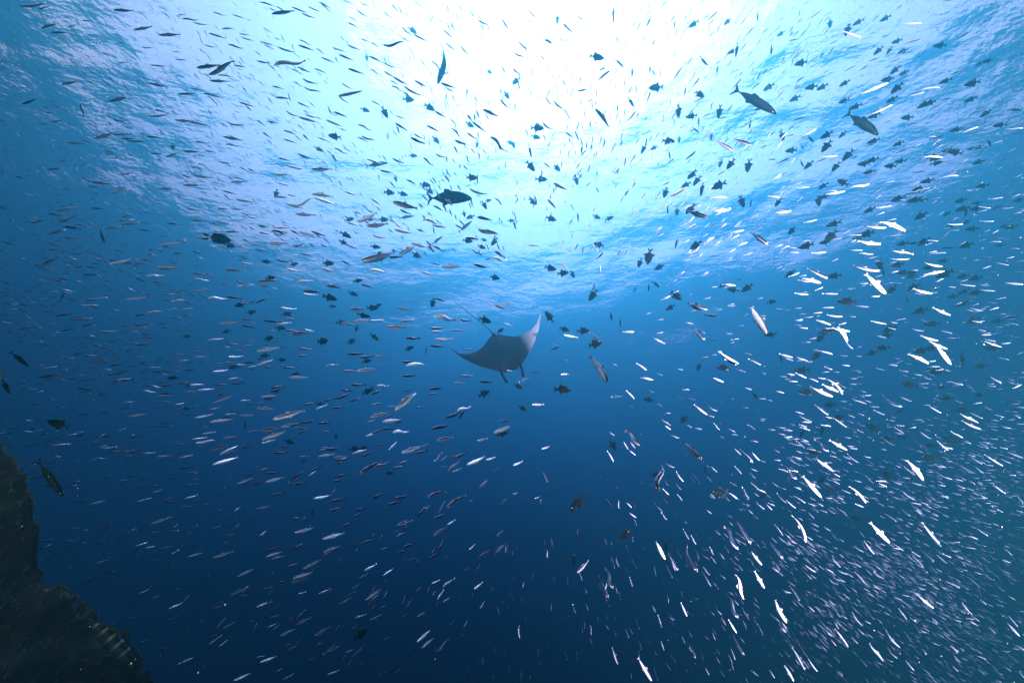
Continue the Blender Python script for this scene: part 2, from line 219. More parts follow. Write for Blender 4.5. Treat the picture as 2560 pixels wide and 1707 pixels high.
(2,2): "890 385 725 135 1240 265 1140 200 1385 310 1328 292 1290 350 1175 332 1130 530 1050 452 1410 20 1340 0 2075 220 1900 100 2290 215 2165 160 2140 285 2058 245 1945 372 1845 335 970 225 930 205 1990 262 1930 255 1570 262 1520 252 1805 140 1745 145 1885 125 1835 122 2205 122 2135 100 1305 470 1258 448 1630 445 1565 440 1615 472 1570 450 1690 540 1632 522 1560 518 1520 515 1785 668 1660 575 1855 692 1790 675 1875 640 1795 590 1120 612 1088 585 1380 592 1335 572 1455 660 1405 655 1455 775 1378 712 1460 808 1400 772 1180 955 1032 815 1535 888 1465 862 1745 808 1680 795 1910 812 1848 750 1745 1090 1562 915 940 862 888 828 940 1110 875 1005 1065 985 1022 918 1135 982 1090 930 1130 1038 1070 995 1355 1380 1355 1105 1490 1158 1410 1120 1570 1285 1500 1188 1550 1360 1500 1290 1725 1308 1650 1205 1695 1312 1640 1245 2210 1112 2092 988 2105 1040 2045 985 2270 1095 2200 1015 2115 1220 2045 1145 1885 1200 1830 1150 2240 1255 2180 1208 2330 1110 2275 1088 1840 1290 1795 1242 2260 1355 2195 1290 2182 1438 2105 1335 1955 1385 1900 1345 2000 1468 1945 1400 1865 1440 1810 1415 2310 1545 2240 1465 1435 1325 1400 1265 985 1385 955 1320 985 1535 968 1445 1385 1568 1335 1510 330 1295 288 1200 180 578 292 578 450 300 525 298 162 282 235 280 490 165 525 185 5 1140 95 1100 275 985 350 960 10 1400 55 1385 210 1440 260 1420 2060 835 1995 805 2075 860 2015 850 2240 808 2168 762 1950 888 1905 865 2170 608 2115 605 2330 525 2262 525 1430 1450 1398 1400",
(3,2): "780 70 710 0 1650 75 1480 0 1680 215 1535 30 1480 200 1285 110 2150 55 1990 0 235 150 105 115 230 175 150 150 370 182 265 145 595 115 470 85 355 340 250 285 465 370 370 335 590 505 375 415 655 465 500 395 695 480 520 325 720 428 645 390 800 462 735 440 555 675 430 580 905 575 775 525 1220 612 1040 505 1318 550 1215 510 1075 675 965 628 1200 688 1105 645 1220 745 1135 705 1595 660 1480 595 1800 400 1670 370 1890 440 1825 405 1935 750 1765 660 1980 710 1860 655 1960 810 1770 725 2180 700 2080 670 2070 635 1990 600 1795 570 1715 540 730 788 600 700 755 630 670 595 375 725 285 680 1250 845 1155 780 1290 830 1180 770 1405 860 1310 815 1495 895 1395 830 1460 975 1335 900 1660 1005 1550 910 1795 890 1675 820 735 1000 565 905 565 1010 420 900 345 980 260 910 830 1115 720 1030 600 1195 440 1065 270 1262 115 1130 250 1100 175 1065 145 470 65 455 1065 955 980 905 1140 945 1040 880 975 1135 900 1080 1355 1230 1250 1150 1435 1270 1275 1080 2030 985 1945 930 2165 1145 1985 1035 2350 1070 2200 1015 1975 1130 1870 1065 1990 1210 1890 1150 2340 1265 2225 1205 2190 1400 2065 1315 2350 1490 2285 1410 975 1300 895 1235 905 1480 745 1320 490 1430 310 1225 485 1350 430 1300 170 1485 75 1390 255 1530 165 1455 1345 1455 1245 1390 1535 1445 1480 1400 2300 410 2230 370 2150 390 2045 325 2220 175 2120 145 1680 275 1580 245 1195 220 1120 195 1325 215 1260 195 1065 262 990 245 830 140 765 128 730 135 665 130 2035 1410 1960 1365 2220 930 2150 885",
(0,3): "1380 105 1575 40 1900 180 2030 122 1225 320 1360 270 350 268 500 250 350 335 480 300 855 475 1005 430 950 570 1075 532 1950 415 2145 355 2170 590 2335 515 2110 760 2290 680 1540 890 1685 825 1720 410 1870 365 1460 330 1600 315 300 515 410 500 440 495 525 460 45 425 155 405 660 1015 800 995 1170 975 1280 955 2040 1070 2175 992 1665 1090 1770 1055 1255 1210 1385 1165 860 1255 1000 1235 1440 1265 1580 1235 1625 1395 1790 1325 1680 1425 1745 1395 2140 1545 2305 1475 1010 1495 1150 1475 740 1430 855 1410 1150 1450 1260 1430 1945 880 2050 855 1370 795 1465 765 885 738 985 712 1570 715 1680 705 1440 840 1530 832 1520 988 1620 985 540 1550 675 1548 180 45 310 35 700 470 785 450 2175 785 2310 750",
(1,3): "885 45 990 0 770 140 885 90 610 245 815 188 330 68 430 48 0 220 115 205 355 185 545 140 430 175 545 140 85 360 200 315 90 408 240 360 135 430 255 400 330 345 450 295 610 365 780 305 425 520 605 430 335 612 530 540 185 655 305 620 325 655 490 590 280 500 405 465 65 710 180 685 385 750 460 730 475 755 565 720 565 750 690 700 635 770 750 690 945 295 1085 245 1285 120 1435 70 1130 350 1220 318 1260 190 1335 170 1285 218 1370 180 1340 325 1460 280 1290 382 1390 340 1395 450 1480 415 1630 60 1740 10 1620 215 1760 130 1750 120 1825 70 2200 230 2280 155 2195 375 2290 285 1580 430 1690 365 1715 420 1780 390 1955 340 2015 290 2040 420 2150 345 990 540 1110 470 945 610 1025 560 1160 585 1260 515 1000 805 1155 700 875 700 965 665 825 780 930 720 770 835 880 785 1450 735 1535 680 1610 655 1690 620 1605 765 1675 710 1700 690 1820 605 1715 825 1780 775 1125 895 1205 845 905 970 1010 935 1035 1000 1170 930 860 1090 970 1030 1340 965 1430 920 1480 960 1550 910 1910 535 1970 500 2000 705 2080 640 1945 845 1990 805 2055 880 2095 820 2150 740 2185 680 215 1135 365 1065 530 1135 680 1048 120 965 240 940 350 990 440 925 365 1030 515 960 95 1060 190 1020 605 1315 790 1200 660 1255 760 1185 265 1285 385 1215 240 1240 345 1200 530 1230 620 1190 870 1330 985 1235 30 1380 190 1320 0 1330 85 1315 1160 1185 1235 1140 1055 1295 1130 1268 820 1285 900 1255 1475 1190 1600 1080 1515 1245 1640 1145 1650 1275 1780 1160 1760 1050 1830 985 1870 1155 1920 1105 1905 1055 1945 980 480 1365 560 1320 620 1360 710 1320 175 1465 240 1430 245 1535 350 1480 650 1490 760 1450 955 1400 1020 1365 1170 1480 1235 1440 1275 1475 1335 1430 1095 1510 1160 1470 0 870 150 815",
(2,3): "1425 70 1365 0 2195 295 2050 65 2085 345 1940 130 1400 430 1315 260 1680 550 1582 310 1525 535 1435 380 1628 250 1568 150 1692 295 1640 210 2290 480 2190 350 2130 800 2050 570 2085 975 1965 750 935 700 852 515 885 785 810 620 595 555 705 440 1110 685 1078 590 1470 600 1412 480 1610 958 1550 825 1285 1550 1155 1330 2125 1315 2020 1115 2065 1110 1985 980 972 1395 918 1235 1690 1340 1615 1190 1335 1550 1298 1410 2172 985 2110 875 1855 395 1812 315 1830 680 1775 590 1138 512 1090 415 2320 700 2225 535 1000 810 975 700 1718 435 1690 345 980 500 950 400 940 510 905 395 1165 1080 1130 960 1380 1060 1340 940 1400 1270 1368 1180 1320 920 1290 855 1595 1210 1560 1140 1650 1150 1615 1070 1515 1420 1490 1320 2050 1355 2010 1250 2030 1395 1990 1310 2305 1130 2255 1020 1555 1105 1515 1035 1325 585 1305 495 1155 1310 1112 1265 500 1355 490 1260 870 985 865 930 360 905 358 840 560 880 552 830 700 895 682 840 68 1155 60 1035 735 1130 720 1040 675 1070 660 1000 1440 835 1425 760 1580 795 1545 715 1700 830 1670 765 1885 1165 1840 1125 2225 1500 2180 1450 1720 1568 1700 1480 1915 1390 1875 1330 2260 830 2220 780",
(3,3): "360 275 232 20 140 430 0 255 165 1010 55 790 350 1450 225 1235 240 1555 150 1400 455 1465 370 1345 365 1335 280 1210 240 1245 155 1130 135 585 38 465 300 815 200 670 140 218 60 110 240 235 155 140 370 40 325 0 1120 285 935 90 1580 295 1410 90 1185 90 1050 0 985 565 860 420 1530 460 1380 325 980 388 880 260 1045 315 945 230 1430 495 1340 410 910 665 800 545 2025 220 1920 150 2030 410 1915 340 1650 475 1550 390 2250 400 2170 330 2235 605 2095 480 1950 695 1830 590 1525 885 1365 750 1560 870 1450 750 1875 950 1775 825 2160 660 2110 600 740 1240 610 1065 1215 1250 1080 1090 1060 1370 930 1195 985 985 885 865 860 1050 768 920 1340 1200 1245 1095 1350 1460 1260 1355 2315 1145 2195 1015 2300 1055 2210 950 1740 1300 1685 1210 1795 1430 1715 1345 2005 1505 1940 1445 1680 1568 1580 1515 2350 1500 2310 1455 2060 555 1985 480 620 120 548 40 465 178 400 140 500 235 440 205 625 235 560 165 580 280 520 245 670 510 590 420 550 425 495 350 660 745 590 660 520 640 475 590 485 550 445 505 355 570 310 520 325 390 270 320 1355 530 1310 470 890 235 840 175 1280 985 1200 880 2340 650 2310 620 1970 780 1930 720 2270 445 2235 400 1775 1030 1710 970 2160 415 2110 370 730 980 685 910 815 900 745 835",
}
# triggerfish: middle, length, heading in degrees; a trailing n marks one seen edge-on
TRIGGER = {
(0,0): "1585 1350 60 -90s",
(1,0): "1435 280 85 -25s 1765 235 75 -70n 1760 65 75 -80n 1980 125 70 -45n 1015 530 60 -80s 1000 1010 80 -10s 1180 1030 100 -60s 725 1255 105 180s 575 1370 80 -20s 1395 915 105 5s 1590 985 100 -25s 1300 1180 80 -70n 1210 1240 70 -90n 1650 1285 85 -40s 1960 1145 85 -25s 1440 1430 75 0s 2265 630 80 -55n 2140 660 60 -30s 2300 875 75 -50s 2030 1325 60 -95s 2200 1380 60 -85n 2130 1445 60 -90n 1940 1465 60 -50n 2330 1310 60 -20s 1705 1030 45 -80n 230 85 75 170n",
(2,0): "775 525 135 -15s 980 575 110 -45n 1105 660 80 -95n 1268 630 70 -95n 1298 665 60 -60n 840 632 90 190n 630 722 60 240n 655 828 105 185n 1325 805 125 175s 1260 195 80 235n 1495 215 70 -100n 1670 222 90 200s 620 165 75 -35n 418 175 75 -95s 325 375 95 -30n 965 360 55 -60n 1980 200 70 215s 2255 150 70 -95n 2020 475 80 190s 2065 455 110 -100n 1755 560 110 -50n 1885 632 70 -95n 2270 690 70 -110n 1720 865 100 -40s 1590 830 80 -100n 1090 935 100 -60n 1035 1025 75 -100n 635 925 60 -100n 510 830 50 -100n 540 865 45 -70n 28 975 60 -95n 68 550 50 -95n 40 745 90 215s 230 1175 120 -5s 215 1258 90 -15s 165 1385 110 -75n 170 1525 110 -50s 410 1540 80 -45s 740 1275 65 -100n 735 1350 70 -95n 640 1370 80 -95n 1530 1020 110 -90s 1650 1068 100 180s 1905 1025 110 -100s 1430 1295 115 -15s 1535 1280 60 -95s 1235 1290 70 -100n 1210 1365 90 240s 1305 1358 70 200s 1445 1415 80 -80n 1680 1190 90 -45n 1830 1255 60 -95s 1915 1500 70 -110s 2010 1505 100 230s 2170 1520 110 -100s 2185 1130 90 -92n 8 1325 70 -60s 520 1070 60 -60n",
(3,0): "1080 170 80 190s 830 205 80 190s 570 215 70 -90s 290 118 50 -95n 730 275 90 -110s 30 445 95 -90n 305 580 95 175s 400 800 95 175s 500 800 85 195s 705 765 80 200s 1185 810 100 215s 1100 730 90 175s 1015 465 80 215s 1115 465 60 230s 975 430 60 200n 1185 380 75 180s 1240 470 70 185s 1580 420 90 160s 1170 645 80 210s 1250 670 70 190s 1630 745 85 185s 1880 765 100 175s 1945 585 60 200s 2020 560 70 170s 2130 1150 85 170s 2000 1040 80 215s 1860 915 80 190s 1435 960 90 200s 1490 945 80 185s 805 980 95 190s 975 1060 90 190s 1280 1080 85 170s 1140 915 80 200s 250 905 85 195s 700 925 80 190s 140 540 60 240n 500 500 50 230s 120 310 60 200s 540 1240 95 200s 685 1235 70 220s 540 1340 110 230s 390 1275 85 -60n 130 1245 90 -75s 310 1345 60 -60n 215 1382 90 175s 735 1425 110 225s 970 1295 90 190s 375 1515 90 220s 625 1530 90 230s 310 1500 75 -70n 960 1470 90 190s 880 1505 90 170s 1125 1525 85 165s 1215 1480 80 175s 1200 1320 80 190s 1520 1450 100 -20s 1545 1500 80 0s 1730 1190 80 185s 1660 1385 90 170s 1720 1400 100 150s 1870 1365 60 185s 1940 1355 60 200s 2030 1305 80 -75n 1935 1490 80 190s 2260 1010 90 -25n 10 800 90 200s",
(0,1): "930 580 140 -75n 1995 622 205 -2s 2105 685 85 -15s 2090 735 60 -50n 570 1160 90 70n 670 525 110 180n 1665 1110 60 200s 2210 1230 90 200s 2305 1300 80 20s 2080 1475 70 200s 1710 1520 65 0s",
(1,1): "185 210 80 -100s 1280 70 60 -70s 1550 130 100 -5s 1590 190 80 -30s 1220 200 95 0s 1345 215 90 -10s 1975 65 105 0s 2095 315 85 -60s 2130 275 60 10s 1910 395 60 -75s 1970 425 80 200s 1630 540 70 -80n 590 405 65 -60n 855 450 85 20s 1165 450 90 0s 1045 450 70 10s 820 588 105 -25s 800 660 80 -20s 1095 700 90 -5s 295 720 50 -100n 1465 775 85 -35s 1940 645 95 -5s 2090 635 60 -15s 2190 650 90 230s 2070 700 80 -20s 660 850 95 0s 345 860 75 20s 95 835 75 180s 935 1010 80 15s 890 1130 85 -20s 130 985 80 10s 675 1165 125 -15s 700 1245 65 0s 275 1315 85 15s 1065 1260 100 0s 1120 1240 70 30s 1625 1210 90 -100s 985 1330 120 -10s 785 1395 95 0s 925 1445 65 -110s 1085 1525 90 -40s 2100 1370 120 -20s 2240 1470 75 35s 2190 980 90 -15s 220 1445 85 0s 115 1540 80 20s 610 1558 90 0s 2340 460 60 0s 880 1555 60 10s",
(2,1): "265 80 115 -5s 590 85 90 -75s 780 30 55 90n 1125 120 70 240n 355 230 70 -95n 190 285 90 -35s 1055 200 80 240n 1410 200 90 -110s 1655 35 100 220s 1600 130 90 205s 1700 90 100 230s 1745 165 125 -100n 1900 135 130 195s 2110 280 110 -75s 2195 290 85 -100n 1430 345 95 -92n 1515 375 70 -90s 1640 350 110 225s 355 440 100 -20s 775 425 75 -25s 890 440 85 20s 20 490 95 -70n 1510 660 95 -100n 1690 685 120 215s 800 680 95 160s 1258 785 140 -100s 1175 845 85 250s 1355 885 90 205s 350 895 110 -15s 465 940 105 5s 555 950 75 -60s 755 1060 85 250n 745 1140 120 235s 1130 1085 65 -105n 1255 1065 80 -90n 1320 1040 90 -45n 1505 1145 120 -40s 1455 1255 90 210s 345 1345 125 125s 910 1335 80 -80n 995 1385 90 -90n 480 1455 95 -20s 650 1470 110 5s 1935 1050 70 210s 2030 1095 95 170s 2160 1075 110 215s",
(3,1): "465 275 95 -85s 95 290 80 235s 510 140 80 210s 690 110 100 140s 520 235 80 190s 930 15 80 180s 935 360 90 200s 1195 258 100 190s 1345 270 100 185s 1410 265 80 170s 1385 170 95 175s 1465 95 90 185s 1405 415 95 210s 1770 275 75 190s 1970 140 80 180s 1645 395 60 220s 1790 350 90 190s 1910 350 80 180s 1820 380 80 -100n 1915 300 70 180s 2110 340 65 200s 1825 470 60 220s 1875 535 85 175s 1680 510 60 190s 2170 510 60 185s 2235 520 80 190s 2305 270 70 190s 605 490 110 190s 580 600 130 225s 220 550 80 230s 520 660 80 180s 355 690 120 190s 910 580 110 190s 835 615 90 185s 1435 650 100 215s 1235 670 80 190s 1340 665 90 180n 1670 708 100 175n 1825 685 90 195s 2130 685 60 180s 1190 865 95 190s 1615 828 70 180s 1025 860 95 -85s 1055 915 110 -85n 1245 935 90 180s 1325 935 80 200s 1315 970 70 190s 1480 890 85 180s 1625 945 120 205s 1790 970 85 190s 1905 985 85 195s 205 945 95 220s 615 965 100 185s 1340 1070 100 210s 1140 1090 90 230s 1275 1170 70 -85n 730 1200 140 175s 1800 1110 90 210s 1910 1120 85 190s 1695 1155 70 190s 1785 1220 90 210s 1400 1285 110 200s 30 1205 80 10s 550 1470 130 195s 485 1530 90 235s 1120 1450 110 210s 1095 1510 80 190s 1885 1375 95 205s 2110 1380 85 190s 1515 1405 105 185s 25 1505 95 190s 2240 1345 60 200s",
(0,2): "1700 615 60 -20s 1305 200 50 180s 1590 335 80 180s 1515 490 80 180s 2250 765 70 -85n 1725 405 55 190s 2145 235 75 180s 1815 385 40 0s 2025 490 50 200s",
(1,2): "1405 65 90 20s 1560 90 70 80n 85 130 75 180s 40 155 60 190s 235 170 70 -5s 1015 180 85 15s 370 305 80 180s 1020 460 100 20s 1065 425 75 -60n 590 572 65 180s 190 468 45 190s 120 520 80 190s 735 870 55 -85s 305 920 90 -30s 980 980 80 10s 900 985 90 0s 445 1090 80 225n 1220 1210 75 0s 1300 730 80 10s 1895 665 110 230n 2090 480 110 25s 2260 845 110 15s 605 8 80 0s 870 8 70 10s 525 1545 60 -90n",
(2,2): "380 70 110 25n 760 25 125 15s 55 410 90 -30s 460 440 150 -5s 95 612 85 -35s 1258 535 90 175s 1715 232 70 -110s 1945 240 110 180s 1580 712 95 215s 925 950 100 -50s 605 1480 190 235s 1770 1165 80 -85n 1910 1385 150 195s 1325 1215 95 195s 2230 495 90 -60n 2310 1410 80 220s",
(3,2): "450 125 110 230s 1055 60 100 190s 955 105 85 200s 115 145 90 -75n 315 265 115 185s 355 460 110 180s 570 580 90 190s 655 695 90 190s 1410 85 105 195s 1500 60 80 190s 1785 155 120 -88n 1955 225 90 190s 1555 275 110 190s 1305 400 110 170s 1600 420 60 190s 1215 640 90 215n 960 790 110 150s 320 825 115 245n 495 820 120 85n 1090 895 90 190s 430 1015 120 165s 1495 950 80 190s 1490 1070 120 190s 1095 1215 100 -75s 490 1265 75 235s 570 1360 115 185s 1690 900 120 165s 1640 520 90 190s 1790 630 110 185s 1410 1410 70 190s 1790 1390 60 200s 1155 1530 70 -95n 2260 630 60 190s 1245 880 80 180s 2070 1345 60 190s 2065 60 100 180s 1940 495 70 180s 2210 1190 50 200s",
(1,3): "960 1120 120 20s 515 10 50 -90n",
(2,3): "1030 215 150 35s 565 445 120 85n 1415 320 110 88n",
(3,3): "810 55 90 170s 1715 245 80 190s 2320 175 50 190s",
}

# ---------------------------------------------------------------- helpers: directions and meshes
F_PX = LENS / 36 * 2560
CR = cam.rotation_euler.to_matrix()
def ray(px, py):
    return (CR @ Vector(((px - 1280) / F_PX, -(py - 853.5) / F_PX, -1))).normalized()
VIEW_UP = CR @ Vector((0, 1, 0))
def clampd(r, d):
    "keeps a swimmer under the surface"
    if r.z > 0.02:
        d = min(d, (SURF - 1.3) / r.z)
    return d

def mesh_obj(name, V, Fc, mats, parent=None, smooth=True, attr=None, fmat=None):
    q = bpy.data.meshes.new(name)
    q.from_pydata(V, [], Fc)
    if smooth:
        q.polygons.foreach_set('use_smooth', [True] * len(q.polygons))
    for mm in (mats if isinstance(mats, (list, tuple)) else [mats]):
        q.materials.append(mm)
    if fmat is not None:
        q.polygons.foreach_set('material_index', fmat)
    if attr is not None:
        a = q.attributes.new('back', 'FLOAT', 'POINT')
        a.data.foreach_set('value', attr)
    q.update()
    o = bpy.data.objects.new(name, q)
    COL.objects.link(o)
    if parent: o.parent = parent
    return o

def body_shape(prof, ns, bend, power=1.0):
    "closed body from a profile of (x, top, bottom, half width); returns verts, faces, 0..1 belly-to-back"
    V, Fc, A = [], [], []
    hi = max(p[1] for p in prof); lo = min(p[2] for p in prof)
    for (x, t, b, w) in prof:
        c, h = (t + b) / 2, (t - b) / 2
        for j in range(ns):
            a = 2 * math.pi * j / ns
            ca, sa = math.cos(a), math.sin(a)
            y = w * math.copysign(abs(ca) ** power, ca)
            V.append((x, y + bend(x), c + h * sa)); A.append(0.5 + 0.5 * sa)
    n = len(prof)
    for i in range(n - 1):
        for j in range(ns):
            k = (j + 1) % ns
            Fc.append((i * ns + j, i * ns + k, (i + 1) * ns + k, (i + 1) * ns + j))
    Fc.append(tuple(range(ns - 1, -1, -1)))
    Fc.append(tuple((n - 1) * ns + j for j in range(ns)))
    return V, Fc, A

def plate(outline, bend, th=0.004, lean=0.0):
    "a fin: an outline in the x-z plane with real thickness, thin at its rim"
    n = len(outline)
    cx = sum(p[0] for p in outline) / n; cz = sum(p[1] for p in outline) / n
    V = [(x, bend(x) + lean * (z - cz), z) for x, z in outline]
    V += [(cx, bend(cx) + th, cz), (cx, bend(cx) - th, cz)]
    Fc = []
    for i in range(n):
        k = (i + 1) % n
        Fc += [(i, k, n), (k, i, n + 1)]
    return V, Fc

def frame_of(h, up):
    "rotation with +x along the heading and +z to the back of the fish"
    h = h.normalized()
    z = (up - h * up.dot(h))
    if z.length < 1e-4: z = h.orthogonal()
    z.normalize()
    y = z.cross(h)
    return Matrix(((h.x, y.x, z.x), (h.y, y.y, z.y), (h.z, y.z, z.z)))

# ---------------------------------------------------------------- skins
def fish_skin(name, belly, flank, back, metal, rough, spots=0.0, spec=0.5):
    m, n, l = new_mat(name)
    out = n.new('ShaderNodeOutputMaterial'); p = n.new('ShaderNodeBsdfPrincipled')
    at = n.new('ShaderNodeAttribute'); at.attribute_name = 'back'
    rp = n.new('ShaderNodeValToRGB'); c = rp.color_ramp
    c.elements[0].position = 0.10; c.elements[0].color = (*belly, 1)
    c.elements[1].position = 0.86; c.elements[1].color = (*back, 1)
    e = c.elements.new(0.34); e.color = (*flank, 1)
    e = c.elements.new(0.66); e.color = (*flank, 1)
    l.new(at.outputs['Fac'], rp.inputs[0])
    tcx = n.new('ShaderNodeTexCoord')
    ns = n.new('ShaderNodeTexNoise'); ns.inputs['Scale'].default_value = 14 if not spots else 9; ns.inputs['Detail'].default_value = 3
    l.new(tcx.outputs['Object'], ns.inputs[0])
    mxc = n.new('ShaderNodeMix'); mxc.data_type = 'RGBA'; mxc.blend_type = 'MULTIPLY'
    mxc.inputs[0].default_value = 0.55
    mrr = n.new('ShaderNodeMapRange'); mrr.inputs[1].default_value = 0.35; mrr.inputs[2].default_value = 0.65
    mrr.inputs[3].default_value = 0.55; mrr.inputs[4].default_value = 1.15 + spots
    l.new(ns.outputs[0], mrr.inputs[0])
    l.new(rp.outputs[0], mxc.inputs[6]); l.new(mrr.outputs[0], mxc.inputs[7])
    l.new(mxc.outputs[2], p.inputs['Base Color'])
    p.inputs['Metallic'].default_value = metal
    p.inputs['Roughness'].default_value = rough; p.inputs['Specular IOR Level'].default_value = spec
    l.new(p.outputs[0], out.inputs[0])
    return m
def plain_skin(name, col, rough=0.5, metal=0.0, spec=0.5):
    m, n, l = new_mat(name)
    out = n.new('ShaderNodeOutputMaterial'); p = n.new('ShaderNodeBsdfPrincipled')
    tcx = n.new('ShaderNodeTexCoord'); ns = n.new('ShaderNodeTexNoise'); ns.inputs['Scale'].default_value = 20
    l.new(tcx.outputs['Object'], ns.inputs[0])
    rp = n.new('ShaderNodeMix'); rp.data_type = 'RGBA'
    rp.inputs[6].default_value = (*[v * 0.7 for v in col], 1); rp.inputs[7].default_value = (*[min(1, v * 1.25) for v in col], 1)
    l.new(ns.outputs[0], rp.inputs[0]); l.new(rp.outputs[2], p.inputs['Base Color'])
    p.inputs['Roughness'].default_value = rough; p.inputs['Specular IOR Level'].default_value = spec; p.inputs['Metallic'].default_value = metal
    l.new(p.outputs[0], out.inputs[0])
    return m
M_SILVER = fish_skin('silver_skin', (0.85, 0.82, 0.82), (0.70, 0.70, 0.74), (0.008, 0.014, 0.04), 0.5, 0.32)
M_SFIN = plain_skin('silver_fin', (0.22, 0.20, 0.20), 0.5)
M_EYE = plain_skin('eye', (0.55, 0.45, 0.38), 0.25, 0.3)
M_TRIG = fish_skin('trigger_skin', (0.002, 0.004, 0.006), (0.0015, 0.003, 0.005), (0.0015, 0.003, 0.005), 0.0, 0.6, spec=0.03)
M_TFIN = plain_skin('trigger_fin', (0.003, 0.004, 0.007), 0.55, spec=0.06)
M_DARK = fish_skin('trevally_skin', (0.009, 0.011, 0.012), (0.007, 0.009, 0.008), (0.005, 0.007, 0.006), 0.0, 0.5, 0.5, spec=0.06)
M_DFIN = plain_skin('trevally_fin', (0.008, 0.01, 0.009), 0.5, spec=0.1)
M_SCAD = fish_skin('scad_skin', (0.45, 0.5, 0.5), (0.25, 0.3, 0.32), (0.05, 0.08, 0.09), 0.3, 0.4)
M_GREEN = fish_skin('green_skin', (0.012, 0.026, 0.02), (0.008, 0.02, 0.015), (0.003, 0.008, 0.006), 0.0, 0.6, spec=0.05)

# ---------------------------------------------------------------- the slim silver fish
def silver_bend(kind, a):
    if kind == 'c': return lambda x: a * ((x) ** 2 * 4 - 0.3) * 0.5
    if kind == 's': return lambda x: a * math.sin(x * 6.0) * 0.35
    return lambda x: 0.0
S_PROF = [(0.50, 0.006, -0.008, 0.004), (0.47, 0.030, -0.026, 0.018), (0.40, 0.052, -0.048, 0.032), (0.28, 0.068, -0.066, 0.041),
          (0.12, 0.074, -0.078, 0.044), (-0.06, 0.066, -0.074, 0.038), (-0.22, 0.048, -0.054, 0.026), (-0.34, 0.028, -0.030, 0.013), (-0.42, 0.017, -0.018, 0.006)]
S_TAIL = [(-0.405, 0.017), (-0.455, 0.030), (-0.52, 0.054), (-0.49, 0.018), (-0.49, 0.0), (-0.49, -0.018), (-0.52, -0.056), (-0.455, -0.031), (-0.405, -0.018)]
S_DORSAL = [(0.10, 0.066), (0.04, 0.112), (0.0, 0.105), (-0.06, 0.062), (0.0, 0.055)]
S_PELVIC = [(0.05, -0.070), (-0.02, -0.104), (-0.06, -0.070)]
BENDS = [('n', 0), ('c', 0.10), ('c', -0.10), ('s', 0.16), ('s', -0.16), ('c', 0.2)]

def eye_shape(x, y, z, r, sq=0.5):
    V, Fc = [], []
    for i in range(5):
        ph = math.pi * i / 4 - math.pi / 2
        for j in range(8):
            a = j * math.pi / 4
            V.append((x + r * math.cos(ph) * math.cos(a), y + r * sq * math.sin(ph), z + r * math.cos(ph) * math.sin(a)))
    for i in range(4):
        for j in range(8):
            k = (j + 1) % 8
            Fc.append((i * 8 + j, i * 8 + k, (i + 1) * 8 + k, (i + 1) * 8 + j))
    return V, Fc

def proto(name, mats, bodies, parts):
    root = mesh_obj(name, bodies[0], bodies[1], mats[0], attr=bodies[2])
    for pn, (V, Fc), mt in parts:
        mesh_obj(pn, V, Fc, mt, parent=root, smooth=(pn == 'eye'))
    return root
def copy_tree(o):
    c = o.copy(); COL.objects.link(c)
    for ch in o.children:
        d = ch.copy(); COL.objects.link(d); d.parent = c
    return c

silver_protos = []
def paint_shade(sh): return sh[0], sh[1], [min(1, q * 0.55 + 0.5) for q in sh[2]]  # copy with shade painted in: dark back colour spreads down the flanks
for kd, a in BENDS + [('n', 0), ('c', 0.10), ('s', -0.16)]:
    b = silver_bend(kd, a)
    sh = body_shape(S_PROF, 12, b, 0.9)
    silver_protos.append(proto('silver_fish', [M_SILVER], paint_shade(sh) if len(silver_protos) > 5 else sh, [
        ('tail_fin', plate(S_TAIL, b, 0.003), M_SFIN),
        ('dorsal_fin', plate(S_DORSAL, b, 0.003), M_SFIN),
        ('pelvic_fin', plate(S_PELVIC, b, 0.003), M_SFIN),
        ('eye', eye_shape(0.425, b(0.425) + 0.026, 0.012, 0.020), M_EYE),
        ('eye', eye_shape(0.425, b(0.425) - 0.026, 0.012, 0.020), M_EYE)]))
# light version of the same fish for the mass of the school
S_LOW = [S_PROF[0], S_PROF[2], S_PROF[4], S_PROF[6], S_PROF[8]]
low_shapes = []
for kd, a in BENDS:
    b = silver_bend(kd, a)
    V, Fc, A = body_shape(S_LOW, 6, b)
    tv, tf = plate([S_TAIL[0], S_TAIL[2], S_TAIL[4], S_TAIL[6], S_TAIL[8]], b, 0.003)
    Fc = Fc + [tuple(i + len(V) for i in f) for f in tf]
    V = V + tv; A = A + [0.4] * len(tv)
    low_shapes.append((np.array(V) * (1, 1.2, 1.05), Fc, np.array(A)))

class Mass:
    "many fish of one kind joined into one mesh"
    dark = 0.0  # share of fish given a painted-in shade
    def __init__(s): s.V, s.F, s.A, s.n = [], [], [], 0
    def add(s, shape, rot, loc, scale):
        V = (shape[0] * scale) @ np.array(rot).T + np.array(loc)
        s.F += [tuple(i + s.n for i in f) for f in shape[1]]
        s.V.append(V); s.A.append(np.clip(shape[2] * 0.3 + 0.76, 0, 1) if rnd.random() < s.dark else shape[2]); s.n += len(V)  # shade put into the colour: almost the whole body takes the back tone
    def build(s, name, mat, **kw):
        o = mesh_obj(name, np.concatenate(s.V).tolist(), s.F, mat, attr=np.concatenate(s.A), smooth=True)
        return tag(o, **kw)

